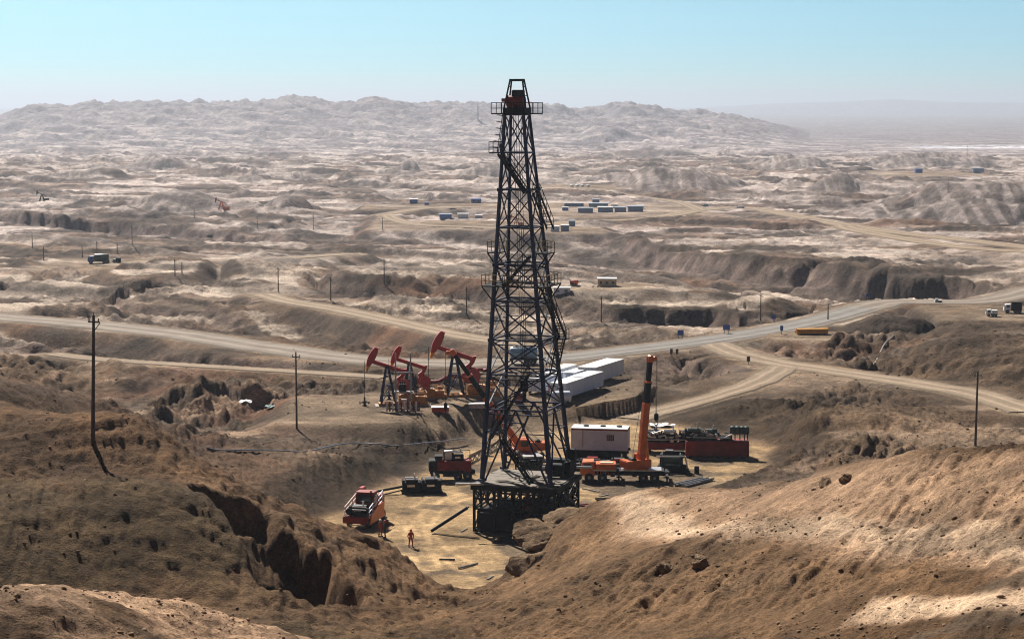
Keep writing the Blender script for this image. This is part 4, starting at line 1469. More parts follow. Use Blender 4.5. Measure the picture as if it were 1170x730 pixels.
# ------------------------------------------------------------------ truck cranes
def make_crane(label, loc, rz, tip_l, hook_drop, base_l=(1.4, 0, 2.5), turret_rz=0.0):
    t = thing('truck_crane', label, 'crane', loc, rz, 'orange truck cranes working in the yard')
    m = MB()
    m.box((.4, 0, .95), (9.6, 1.0, .45))
    m.box((1.3, 0, 1.25), (6.6, 2.4, .22), bev=.03)
    for x in (-1.3, 1.2, 3.8):
        m.box((x, 0, .85), (.5, 2.3, .35))
    m.build('chassis', M['black'], t)
    m = MB()
    m.box((2.0, 0, 1.42), (4.6, 2.3, .12))
    m.box((-2.2, -.95, 1.40), (2.6, .5, .1))
    m.build('deck', M['silver'], t)
    m = MB()
    m.prism([(-5.0, .75), (-5.05, 1.4), (-4.75, 2.35), (-3.5, 2.4), (-3.35, .75)], -1.15, 1.15)
    cab = m.build('cab', M['orange'], t)
    m = MB()
    m.box((-4.93, 0, 1.85), (.05, 1.9, .75), m=Matrix.Rotation(R(16), 4, 'Y'))
    m.box((-4.2, -1.16, 1.85), (.85, .04, .6))
    m.box((-4.2, 1.16, 1.85), (.85, .04, .6))
    m.build('window', M['glass'], cab)
    m = MB()
    m.box((-5.06, 0, .72), (.14, 2.2, .3), bev=.03)
    m.build('bumper', M['black'], cab)
    m = MB()
    m.box((-2.1, 0, 1.75), (2.3, 2.2, .75), bev=.05)
    for k in range(7):
        m.box((-3.0 + k * .3, -1.13, 1.2), (.08, .06, .5))
    m.build('engine_cover', M['orange'], t)
    m = MB()
    m.box((-2.0, -.2, 2.17), (1.5, .9, .08))
    m.build('cover_hatch', M['cream'], t)
    wheels(t, [(x, s * 1.0, s) for x in (-4.0, -2.5, 2.2, 3.5) for s in (-1, 1)], .55, .4)
    for x in (-.6, 4.9):
        for s in (-1, 1):
            m = MB()
            m.box((x, s * 1.6, .9), (.3, 1.5, .25))
            m.tube((x, s * 2.3, .95), (x, s * 2.3, .12), .1)
            m.box((x, s * 2.3, .07), (.6, .6, .1))
            m.build('outrigger', M['black'], t)
    # superstructure
    B = Vector(base_l)
    T = Vector(tip_l)
    d = (T - B).normalized()
    hd = Vector((d.x, d.y, 0))
    hd = hd.normalized() if hd.length > .02 else Vector((1, 0, 0))
    sd = Vector((-hd.y, hd.x, 0))
    ang = math.atan2(hd.y, hd.x)
    m = MB()
    m.tube((B.x, B.y, 1.3), (B.x, B.y, 1.7), 1.0, n=20)
    m.box(Vector((B.x, B.y, 2.05)) - hd * .4, (3.0, .35, .9), rz=ang)
    m.box(Vector((B.x, B.y, 2.05)) - hd * .4 + sd * .7, (2.8, .2, 1.0), rz=ang, bev=.04)
    m.box(Vector((B.x, B.y, 2.05)) - hd * .4 - sd * .7, (2.8, .2, 1.0), rz=ang, bev=.04)
    m.build('turret', M['orange'], t)
    m = MB()
    m.box(Vector((B.x, B.y, 2.1)) - hd * 1.9, (.7, 2.1, .9), rz=ang, bev=.08)
    m.build('ballast', M['orange'], t)
    m = MB()
    cc = Vector((B.x, B.y, 2.35)) + sd * 1.15 + hd * .5
    m.box(cc, (1.3, .75, 1.35), rz=ang, bev=.07)
    oc = m.build('operator_cab', M['orange'], t)
    m = MB()
    m.box(cc + hd * .02 + Vector((0, 0, .18)), (1.34, .6, .7), rz=ang)
    m.box(cc + Vector((0, 0, .2)), (.95, .79, .65), rz=ang)
    m.build('window', M['glass'], oc)
    m = MB()
    m.tube(Vector((B.x, B.y, 2.5)) - hd * 1.1 - sd * .45, Vector((B.x, B.y, 2.5)) - hd * 1.1 + sd * .45, .35, n=14)
    m.build('winch', M['black'], t)
    # boom: wide base section in orange, thinner dark sections out of it
    q = d.to_track_quat('Z', 'Y').to_matrix().to_4x4()
    Lb = (T - B).length
    m = MB()
    m.box(B + d * (Lb * .285), (.68, .78, Lb * .57), m=q, bev=.05)
    for k in (.1, .25, .40):
        m.box(B + d * (Lb * k), (.74, .84, .14), m=q)
    bo = m.build('boom', M['orange'], t)
    m = MB()
    m.box(B + d * (Lb * .67), (.54, .62, Lb * .22), m=q)
    m.box(B + d * (Lb * .87), (.44, .5, Lb * .22), m=q)
    m.build('boom_extension', M['black'], bo)
    m = MB()
    for k in (.57, .775):
        mc = MB()
        mc.box(B + d * (Lb * k), (.64, .72, .22), m=q)
        mc.build('boom_collar', M['orange'], bo)
    m.box(T - d * .15, (.66, .7, .7), m=q, bev=.05)
    m.tube(T + sd * -.3, T + sd * .3, .32, n=14)
    hb = T + hd * .55 + Vector((0, 0, -.1))
    m.bar(T, hb, .3)
    m.tube(hb - sd * .22, hb + sd * .22, .26, n=14)
    m.build('boom_head', M['orange'], bo)
    m = MB()
    e = B + d * (Lb * .42)
    a = Vector((B.x, B.y, 1.9)) + hd * 1.0
    m.tube(a, a.lerp(e, .55), .16)
    m.tube(a.lerp(e, .5), e, .1)
    m.build('lift_cylinder', M['yellow'], t)
    # hoist rope and hook
    hx = T + hd * .85
    hook = Vector((hx.x, hx.y, T.z - hook_drop))
    m = MB()
    for s in (-.1, .1):
        m.tube(hx + sd * s, hook + sd * s, .028, n=5)
    m.tube(T - hd * .3 + d * -.2 + Vector((0, 0, .4)), Vector((B.x, B.y, 2.8)) - hd * 1.1, .022, n=5)
    m.build('hoist_rope', M['rope'], t)
    m = MB()
    m.box(hook, (.42, .5, .9), rz=ang, bev=.1)
    hk = []
    for k in range(9):
        aa = R(100 - 270 * k / 8)
        hk.append(hook + Vector((.2 * math.cos(aa), 0, -.75 + .22 * math.sin(aa))))
    m.path(hk, .06, 6)
    m.tube(hook + Vector((0, 0, -.4)), hk[0], .06)
    m.build('hook_block', M['black'], t)
    return t
def local_of(loc, rz, p):
    return Matrix.Rotation(-rz, 3, 'Z') @ (Vector(p) - Vector(loc))
c1 = Vector((ray(713, 540)[0] * 228, 228, 0))
rz1 = R(-3)
make_crane('orange truck crane with its boom raised nearly upright, parked right of the derrick', c1, rz1, local_of(c1, rz1, at(743, 409, 228.5)), 6.9,
           base_l=local_of(c1, rz1, at(732, 530, 228)))
c2 = Vector((ray(601, 540)[0] * 238, 240, 0))
rz2 = R(-78)
make_crane('orange truck crane behind the derrick, its black topped boom leaning far left', c2, rz2, local_of(c2, rz2, at(517, 402, 240)), 6.6,
           base_l=local_of(c2, rz2, at(604, 523, 240)))

# ------------------------------------------------------------------ cabins and containers
def corrug(m, x0, x1, y, z0, z1, n, d=.035, along='x'):
    for k in range(n):
        u = x0 + (x1 - x0) * (k + .5) / n
        w = (x1 - x0) / n * .5
        if along == 'x':
            m.box((u, y, (z0 + z1) / 2), (w, d, z1 - z0))
        else:
            m.box((y, u, (z0 + z1) / 2), (d, w, z1 - z0))
def container(name, label, cat, loc, rz, l=6.1, w=2.4, h=2.5, body='offwhite', roof='roofwhite', group=None, doors=True, window=False, z0=.15):
    """box cabin along local x, with corrugated sides, roof, end doors, corner posts"""
    t = thing(name, label, cat, loc, rz, group)
    m = MB()
    m.box((0, 0, z0 + h / 2), (l - .1, w - .1, h - .05))
    n = max(6, int(l / .45))
    corrug(m, -l / 2 + .1, l / 2 - .1, -w / 2 + .045, z0 + .12, z0 + h - .15, n)
    corrug(m, -l / 2 + .1, l / 2 - .1, w / 2 - .045, z0 + .12, z0 + h - .15, n)
    corrug(m, -w / 2 + .1, w / 2 - .1, l / 2 - .045, z0 + .12, z0 + h - .15, 5, along='y')
    m.build('wall', M[body], t)
    m = MB()
    m.box((0, 0, z0 + h + .03), (l + .06, w + .06, .1))
    m.build('roof', M[roof], t)
    m = MB()
    for sx in (-1, 1):
        for sy in (-1, 1):
            m.box((sx * (l / 2 - .04), sy * (w / 2 - .04), z0 + h / 2), (.12, .12, h))
    m.box((0, -w / 2 + .02, z0 + .05), (l - .1, .1, .14))
    m.box((0, w / 2 - .02, z0 + .05), (l - .1, .1, .14))
    m.build('corner_frame', M[body], t)
    for sx in (-1, 1):
        for sy in (-1, 1):
            m = MB()
            m.box((sx * (l / 2 - .5), sy * (w / 2 - .3), z0 / 2 - .1), (.5, .3, z0 + .1))
            m.build('footing', M['black'], t)
    if doors:
        m = MB()
        for s in (-1, 1):
            m.box((-l / 2 - .02, s * w * .245, z0 + h / 2), (.06, w * .46, h - .3))
        d = m.build('door', M[body], t)
        m = MB()
        for s in (-.5, -.18, .18, .5):
            m.tube((-l / 2 - .07, s * w * .8, z0 + .2), (-l / 2 - .07, s * w * .8, z0 + h - .2), .025, n=6)
        m.build('lock_bar', M['grey'], d)
    if window:
        m = MB()
        m.box((l * .2, -w / 2 - .01, z0 + h * .6), (.9, .06, .7))
        f = m.build('window', M['glass'], t)
        m = MB()
        for k in (-.25, 0, .25):
            m.box((l * .2 + k, -w / 2 - .05, z0 + h * .6), (.04, .04, .74))
        m.build('window_bars', M['grey'], f)
        m = MB()
        m.box((-l * .12, -w / 2 - .01, z0 + 1.0), (.85, .06, 1.95))
        d = m.build('door', M[body], t)
        m = MB()
        m.box((-l * .12 + .3, -w / 2 - .06, z0 + 1.0), (.05, .06, .14))
        m.build('handle', M['black'], d)
    return t

# white crew cabin right of the derrick, on a black steel base
def build_cabin():
    Y = 243.5
    p = Vector((ray(686, 520)[0] * Y, Y, 0))
    l, w, h, z0 = 6.9, 2.9, 2.6, 1.15
    t = container('crew_cabin', 'white corrugated cabin with red edged roof and barred window on a black base', 'cabin', p, R(-9), l, w, h, 'offwhite', 'roofwhite', None, False, True, z0)
    m = MB()
    for s in (-1, 1):
        m.box((0, s * (w / 2 + .02), z0 + h - .1), (l + .04, .05, .12))
        m.box((s * (l / 2 + .02), 0, z0 + h - .1), (.05, w, .12))
    m.box((-2.0, -w / 2 - .015, z0 + h * .55), (.06, .04, h * .8))
    m.build('red_trim', M['darkred'], t)
    m = MB()
    for x in (-1.8, .3, 2.3):
        m.tube((x, .2, z0 + h + .06), (x, .2, z0 + h + .22), .34, n=14)
    m.build('roof_vent', M['black'], t)
    m = MB()
    for s in (-1, 1):
        m.box((0, s * 1.1, .95), (7.2, .3, .3))
        for x in (-3, -1, 1, 3):
            m.box((x, s * 1.1, .4), (.4, .4, .8))
    m.box((0, 0, .5), (6.4, 1.9, .8))
    m.build('steel_base', M['black'], t)
build_cabin()

# white containers on the far bench
def row(pxa, pya, pxb, pyb, z):
    a, b = on_z(pxa, pya, z), on_z(pxb, pyb, z)
    return a, b, math.atan2(b.y - a.y, b.x - a.x)
ZC = 2.15
a, b, an = row(646, 456, 690, 441.5, ZC)
dv = (b - a).normalized()
nv = Vector((-dv.y, dv.x, 0))
L2 = (b - a).length / 2
SG_ = 'white containers in the compound behind the derrick'
container('shipping_container', 'white container nearest the derrick, behind the round white tank', 'container', a + dv * (L2 * .5) + nv * 1.25, an, L2 - .25, 2.4, 1.95, group=SG_)
container('shipping_container', 'white container on the bank edge, second in the front row', 'container', a + dv * (L2 * 1.5) + nv * 1.25, an, L2 - .25, 2.4, 2.0, group=SG_)
a3, b3, _ = row(684.5, 438.5, 708, 427.5, ZC)
container('shipping_container', 'white container at the right end of the compound with a bright flat roof', 'container', (a3 + b3) / 2 + nv * 1.4, an, (b3 - a3).length, 2.8, 2.15, body='white', group=SG_)
container('shipping_container', 'white container with dusty roof in the second row, left of the narrow roofed ones', 'container', a + dv * (L2 * 1.1) + nv * 6.6, an, L2 * 1.1, 2.3, 1.9, group=SG_)
container('shipping_container', 'narrow white container in the second row beside the bright roofed one', 'container', a + dv * (L2 * 2.25) + nv * 4.9, an, L2 * 1.05, 1.9, 1.8, group=SG_)
container('shipping_container', 'low white container at the back of the compound nearest the road', 'container', a + dv * (L2 * 2.5) + nv * 8.4, an, L2 * 1.05, 2.0, 1.8, group=SG_)

def build_tanks():
    p = on_z(641, 461, ZC)
    t = thing('storage_tank', 'round white horizontal tank on cradles in front of the white containers', 'tank', p, R(8))
    m = MB()
    T = Matrix.Translation((-1.45, 0, .95)) @ Matrix.Rotation(R(90), 4, 'Y')
    m.lathe([(.3, -.06), (.6, 0), (.76, .12), (.8, .3), (.8, 2.5), (.76, 2.68), (.6, 2.8), (.3, 2.86)], T, 20)
    b = m.build('tank_shell', M['offwhite'], t, smooth=True)
    m = MB()
    m.tube((0, 0, 1.7), (0, 0, 1.95), .22)
    m.build('manhole', M['grey'], b)
    for x in (-.9, .9):
        m = MB()
        m.box((x, 0, .15), (.3, 1.3, .5))
        m.build('cradle', M['black'], t)
    Y = 309
    p = Vector((ray(598.5, 418)[0] * Y, Y, ground(ray(598.5, 418)[0] * Y, Y)))
    t = thing('tank_trailer', 'pale blue tanker trailer parked by the road, seen through the derrick', 'trailer', p, R(-4))
    m = MB()
    T = Matrix.Translation((-2.1, 0, 1.85)) @ Matrix.Rotation(R(90), 4, 'Y')
    m.lathe([(.4, -.05), (.8, .05), (.9, .25), (.9, 3.95), (.8, 4.15), (.4, 4.25)], T, 22)
    b = m.build('tank', M['paleblue'], t, smooth=True)
    m = MB()
    for x in (-1.1, 0, 1.1):
        m.tube((x, 0, 2.7), (x, 0, 2.9), .25)
    m.box((0, 0, 2.78), (3.4, .5, .05))
    m.build('hatch', M['silver'], b)
    m = MB()
    m.box((0, 0, .85), (4.4, .9, .25))
    m.box((-1.8, 0, .5), (.25, 1.2, .7))
    m.build('chassis', M['black'], t)
    wheels(t, [(x, s * .85, s) for x in (.5, 1.5) for s in (-1, 1)], .48, .35)
build_tanks()

# ------------------------------------------------------------------ engines, pumps and skids
def engine_on(m, g, s, x, y, z, l=2.0, w=1.1, h=1.2):
    """block, rocker covers, fan and pipes of a diesel engine: m block, g covers, s bright pipes"""
    m.box((x, y, z + h * .4), (l, w * .7, h * .8), bev=.05)
    m.box((x - l * .55, y, z + h * .55), (.22, w, h * 1.0), bev=.03)
    for k in (-1, 1):
        g.box((x, y + k * w * .28, z + h * .9), (l * .8, w * .22, h * .22), bev=.04)
        s.tube((x - l * .4, y + k * w * .12, z + h * 1.06), (x + l * .42, y + k * w * .12, z + h * 1.06), .08)
    g.tube((x + l * .5, y - w * .4, z + h * .55), (x + l * .5, y + w * .4, z + h * .55), .3, n=14)
    s.tube((x + l * .2, y, z + h), (x + l * .2, y, z + h * 1.55), .09)
    s.box((x - .1, y - w * .38, z + h * .45), (l * .5, .12, .22))

def pump_skid():
    Y = 244
    p = Vector((ray(819, 525)[0] * Y, Y, 0.02))
    t = thing('pump_skid', 'long dull red skid tank carrying engines and dark green filter vessels', 'machinery', p, R(-3))
    m = MB()
    m.box((0, 0, 1.15), (7.7, 2.3, 1.9), bev=.04)
    for k in range(9):
        m.box((-3.6 + k * .9, -1.17, 1.15), (.1, .08, 1.7))
    m.box((0, -1.18, 2.0), (7.7, .1, .12))
    m.build('skid_tank', M['darkred'], t)
    m = MB()
    m.box((3.86, 0, 1.1), (.06, 2.1, 1.7))
    m.build('end_plate', M['orange'], t)
    m, g, s = MB(), MB(), MB()
    engine_on(m, g, s, -2.8, .1, 2.15, 1.9, 1.2, 1.25)
    engine_on(m, g, s, -.8, .2, 2.15, 1.7, 1.1, 1.1)
    m.box((1.1, 0, 2.4), (1.5, 1.2, .5), bev=.05)
    s.bar((.4, -.6, 2.3), (1.9, -.5, 2.9), .12)
    rk_ = random.Random(19)
    for k in range(16):
        x = rk_.uniform(-3.6, 1.4)
        (s if k % 3 == 0 else g if k % 3 == 1 else m).box((x, rk_.uniform(-1.0, .8), rk_.uniform(2.2, 3.4)), (rk_.uniform(.15, .6), rk_.uniform(.15, .4), rk_.uniform(.1, .5)), rz=rk_.uniform(0, 3))
    s.tube((-3.8, -.7, 2.5), (1.6, -.8, 2.45), .09)
    s.tube((-2, -.6, 3.2), (.5, -.7, 2.5), .07)
    m.build('engine', M['black'], t, smooth=True)
    g.build('valve_cover', M['green'], t, smooth=True)
    s.build('pipework', M['silver'], t, smooth=True)
    m = MB()
    for x in (1.9, 2.5, 3.1, 3.6):
        m.lathe([(.1, 0), (.34, .12), (.36, .3), (.36, .8), (.3, 1.0), (.1, 1.08)], Matrix.Translation((x, 0, 2.75)), 14)
    m.build('filter_vessel', M['green'], t, smooth=True)
    m = MB()
    for x in (1.7, 2.2, 2.8, 3.35, 3.75):
        for y in (-.45, .45):
            m.bar((x, y, 2.1), (x, y, 2.9), .08)
    m.build('vessel_legs', M['black'], t)
    m = MB()
    for x in (-3.2, 0, 3.2):
        m.box((x, 0, .1), (.5, 2.6, .25))
    m.build('runner', M['black'], t)
pump_skid()

def engine_skid():
    Y = 247
    p = Vector((ray(768, 516)[0] * Y, Y, 0.02))
    t = thing('engine_skid', 'row of black diesel engines with silver pipes on a red base behind the upright crane', 'machinery', p, R(-5))
    m = MB()
    m.box((0, 0, .9), (6.8, 2.2, .9), bev=.04)
    m.build('skid_base', M['darkred'], t)
    m, g, s = MB(), MB(), MB()
    for x in (-2.4, -.3, 2.0):
        engine_on(m, g, s, x, random.uniform(-.1, .1), 1.35, 1.9, 1.3, 1.35)
    rk_ = random.Random(9)
    for k in range(26):
        x = rk_.uniform(-3.2, 3.2)
        (s if k % 3 == 0 else g if k % 3 == 1 else m).box((x, rk_.uniform(-1.0, .9), rk_.uniform(1.5, 3.0)), (rk_.uniform(.15, .6), rk_.uniform(.15, .4), rk_.uniform(.1, .5)), rz=rk_.uniform(0, 3))
    for k in range(9):
        a_ = Vector((rk_.uniform(-3.2, 2.6), rk_.uniform(-1.1, -.6), rk_.uniform(1.5, 2.9)))
        s.tube(a_, a_ + Vector((rk_.uniform(-.6, 1.3), rk_.uniform(-.2, .2), rk_.uniform(-.7, .7))), rk_.uniform(.04, .09))
    s.tube((-3.3, -.8, 1.7), (3.2, -.85, 1.75), .09)
    s.tube((-3.2, -.6, 2.2), (-1.0, -.7, 2.9), .07)
    s.tube((.8, -.7, 2.9), (3.1, -.6, 2.1), .08)
    for k in range(7):
        s.box((-2.9 + k * .95, -.75, 2.2 + .3 * (k % 2)), (.45, .2, .16), bev=.02)
    m.build('engine', M['black'], t, smooth=True)
    g.build('valve_cover', M['grey'], t, smooth=True)
    s.build('pipework', M['silver'], t, smooth=True)
    m = MB()
    for x in (-2.9, 2.9):
        m.box((x, 0, .22), (.5, 2.4, .46))
    m.build('runner', M['black'], t)
engine_skid()

def drum_winch():
    Y = 234
    p = Vector((ray(768, 536)[0] * Y, Y, 0.02))
    t = thing('winch_unit', 'black cable drum machine with green drums on the sand behind the upright crane', 'machinery', p, R(-10))
    m = MB()
    m.box((0, 0, .5), (3.4, 1.9, .5), bev=.04)
    m.box((-1.3, 0, 1.3), (.2, 1.8, 1.6))
    m.box((1.1, 0, 1.3), (.2, 1.8, 1.6))
    m.box((.2, .6, 1.9), (2.2, .7, .9), bev=.06)
    m.build('frame', M['black'], t)
    m = MB()
    T = Matrix.Translation((-1.2, -.2, 1.35)) @ Matrix.Rotation(R(90), 4, 'Y')
    m.lathe([(.95, 0), (.95, .12), (.5, .14), (.5, 2.1), (.95, 2.12), (.95, 2.25)], T, 20)
    m.build('drum', M['green'], t, smooth=True)
    m = MB()
    m.tube((-1.8, -1.0, 1.9), (1.6, -1.0, 2.0), .1)
    m.tube((1.6, -1.0, 2.0), (1.9, -.9, .6), .1)
    m.box((-.4, .55, 2.42), (.9, .5, .1))
    m.build('pipework', M['silver'], t)
    m = MB()
    m.box((0, -.8, .12), (3.8, .35, .26))
    m.box((0, .8, .12), (3.8, .35, .26))
    m.build('runner', M['black'], t)
drum_winch()

def engine_bank():
    Y = 221
    p = Vector((ray(482, 566)[0] * Y, Y, 0.02))
    t = thing('diesel_generator', 'low black diesel engine block with grey pipes on the sand left of the derrick', 'machinery', p, R(6))
    m, g, s = MB(), MB(), MB()
    for x in (-1.15, 1.05):
        for y in (-.45, .55):
            engine_on(m, g, s, x, y, .4, 1.7, .9, 1.1)
    m.box((0, 0, .35), (4.3, 2.0, .35), bev=.04)
    m.box((1.9, 0, .9), (.5, 1.8, 1.2), bev=.05)
    m.box((-1.95, 0, .8), (.45, 1.7, .9), bev=.05)
    m.build('engine', M['black'], t, smooth=True)
    g.build('valve_cover', M['black'], t, smooth=True)
    s.build('pipework', M['silver'], t, smooth=True)
    m = MB()
    m.tube((-2.1, -.2, .75), (-6.6, -.9, .12), .13)
    m.tube((-2.1, -.6, .45), (-4.6, -1.7, .1), .07)
    m.build('exhaust_hose', M['black'], t)
    m = MB()
    m.box((0, -.8, .09), (4.6, .25, .2))
    m.box((0, .8, .09), (4.6, .25, .2))
    m.build('runner', M['black'], t)
engine_bank()

def parts_rack():
    Y = 235
    p = Vector((ray(688, 534)[0] * Y, Y, 0.02))
    t = thing('parts_rack', 'dark rack of valves and pipes between the white cabin and the upright crane', 'machinery', p, R(-6))
    m, g, s = MB(), MB(), MB()
    engine_on(m, g, s, 2.0, .2, .3, 1.5, 1.0, 1.0)
    m.box((0, 0, .3), (6.4, 1.9, .35), bev=.03)
    for k in range(10):
        x = -2.9 + k * .42
        m.box((x, random.uniform(-.6, .6), .7), (.3, .5, random.uniform(.4, 1.1)), bev=.03)
    m.build('frame', M['black'], t)
    g.build('valve_cover', M['darkred'], t)
    s.tube((-3.0, -.7, .8), (1.0, -.8, 1.25), .09)
    s.tube((-2.6, -.3, 1.3), (-.2, -.5, 1.35), .07)
    s.build('pipework', M['silver'], t)
    m = MB()
    m.box((-1.2, .5, 1.0), (1.3, .6, .9), bev=.05)
    m.build('red_box', M['red'], t)
parts_rack()

def lattice(m, a, b, w, n, r=.07):
    a, b = Vector(a), Vector(b)
    d = (b - a).normalized()
    s = d.cross(Vector((0, 0, 1))).normalized()
    u = s.cross(d).normalized()
    cs = [(s * i + u * j) * (w / 2) for i, j in ((-1, -1), (1, -1), (1, 1), (-1, 1))]
    for c in cs:
        m.bar(a + c, b + c, r * 1.5)
    for k in range(n):
        p, q = a.lerp(b, k / n), a.lerp(b, (k + 1) / n)
        for i in range(4):
            m.bar(p + cs[i], q + cs[(i + 1) % 4], r)
            m.bar(p + cs[i], p + cs[(i + 1) % 4], r)

def rig_truck():
    Y = 229
    p = Vector((ray(517, 553)[0] * Y, Y, 0.0))
    t = thing('workover_rig', 'dull red service truck with grey lattice mast slanting up to the derrick', 'truck', p, R(4))
    m = MB()
    m.box((0, 0, .95), (5.2, 1.2, .4))
    m.box((-.2, -.9, .8), (1.8, .5, .6))
    m.build('chassis', M['black'], t)
    m = MB()
    m.box((-.2, 0, 1.75), (3.4, 2.2, 1.1), bev=.06)
    m.box((1.7, -.2, 1.7), (.9, 2.0, 1.3), bev=.06)
    for k in range(5):
        m.box((-1.6 + k * .7, -1.13, 1.7), (.09, .06, .9))
    m.build('body', M['darkred'], t)
    m = MB()
    m.box((-2.2, 0, 1.7), (1.1, 2.2, 1.3), bev=.1)
    cab = m.build('cab', M['black'], t)
    m = MB()
    m.box((-2.2, -1.1, 1.95), (.7, .05, .5))
    m.build('window', M['glass'], cab)
    m = MB()
    m.box((-.45, .1, 2.85), (1.0, 1.0, 1.0), bev=.06)
    m.build('white_housing', M['white'], t)
    m, g, s = MB(), MB(), MB()
    engine_on(m, g, s, .7, .1, 2.2, 1.2, 1.2, .9)
    m.box((-1.6, 0, 2.65), (.9, 1.5, .4), bev=.05)
    m.tube((-1.0, -.8, 2.3), (-1.0, -.8, 3.4), .08)
    m.bar((-1.0, -.8, 3.4), (2.0, -.6, 3.5), .07)
    m.bar((2.0, -.6, 3.5), (2.0, -.6, 2.2), .07)
    m.build('engine', M['black'], t)
    s.build('pipework', M['silver'], t)
    m = MB()
    top = local_of(p, R(4), at(578, 504, 226))
    lattice(m, (1.9, 0, 2.0), top, .75, 8, .07)
    m.build('mast', M['grey'], t)
    m = MB()
    m.bar((1.9, -.55, 2.8), top + Vector((0, -.3, .4)), .16)
    m.build('mast_rail', M['silver'], t)
    wheels(t, [(x, s_ * .95, s_) for x in (-2.0, .6, 1.7) for s_ in (-1, 1)], .52, .38)
rig_truck()

def pump_truck():
    Y = 203
    p = Vector((ray(413.5, 606)[0] * Y, Y, 0.0))
    t = thing('pump_truck', 'red pump truck with pipe rails and orange flank, two men beside it', 'truck', p, R(-14))
    # long axis along local y, front towards the camera (-y)
    m = MB()
    m.box((0, 2.0, .9), (1.1, 7.5, .4))
    m.build('chassis', M['black'], t)
    m = MB()
    m.box((-.1, -1.75, .95), (2.7, .3, .7), bev=.06)
    m.box((0, 1.0, 1.2), (2.5, 5.2, .25))
    m.build('body', M['darkred'], t)
    m = MB()
    m.prism([(-1.6, .5), (3.2, .5), (3.2, 2.1), (1.2, 2.0), (-1.0, 1.45)], -.07, .07)
    m.v = [(1.36 + y, x, z) for x, y, z in m.v]
    m.build('side_panel', M['orange'], t)
    m = MB()
    m.box((.1, 1.3, 2.55), (1.9, 1.4, 1.5), bev=.1)
    cab = m.build('cab', M['darkred'], t)
    m = MB()
    m.box((.1, .58, 2.75), (1.55, .06, .8))
    m.box((1.07, 1.3, 2.75), (.05, 1.0, .6))
    m.build('windscreen', M['glass'], cab)
    m = MB()
    m.box((.1, 1.3, 3.36), (2.0, 1.5, .12), bev=.03)
    m.build('cab_roof', M['darkred'], cab)
    m = MB()
    m.tube((.75, .75, 3.35), (.75, .75, 3.6), .12)
    m.build('beacon', M['yellow'], cab)
    m, g, s = MB(), MB(), MB()
    engine_on(m, g, s, 0, -.6, 1.3, 1.6, 1.3, .9)
    m.tube((-.9, -1.5, 1.75), (-.9, -1.0, 1.75), .33, n=14)
    m.box((.3, -1.3, 1.5), (1.4, .5, .5), bev=.05)
    m.box((.1, .2, 1.7), (2.0, .6, .8))
    m.build('pump', M['black'], t, smooth=True)
    g.build('valve_cover', M['black'], t)
    s.tube((-.6, -1.35, 1.95), (.9, -1.35, 1.95), .06)
    s.tube((-.6, -1.3, 2.25), (.9, -1.3, 2.25), .06)
    s.box((.1, -1.98, .5), (1.5, .06, .12))
    s.build('pipework', M['silver'], t)
    for sx in (-1, 1):
        m = MB()
        x = sx * 1.32
        for k in range(5):
            y = -1.6 + k * 1.1
            m.bar((x, y, 1.2), (x * .96, y + .3, 2.2 + .22 * k), .07)
        for z in (0, .45, .9):
            m.bar((x, -1.6, 1.4 + z * .9), (x * .96, 3.1, 2.2 + z * 1.1), .08)
        m.build('hand_rail', M['offwhite'] if sx > 0 else M['pinkrail'], t)
    m = MB()
    m.box((-.9, 2.9, 2.7), (.5, 1.2, 1.6), bev=.05)
    m.box((0, 3.6, 2.0), (2.4, .8, 1.4), bev=.05)
    m.build('rear_box', M['red'], t)
    wheels(t, [(s_ * 1.05, y, s_) for y in (-.8, 2.6, 3.8) for s_ in (-1, 1)], .52, .36, axis='X')
M['pinkrail'] = mat('faded_red_white_pipe', (0.50, 0.32, 0.28), .6, 0, .35, 3)
pump_truck()

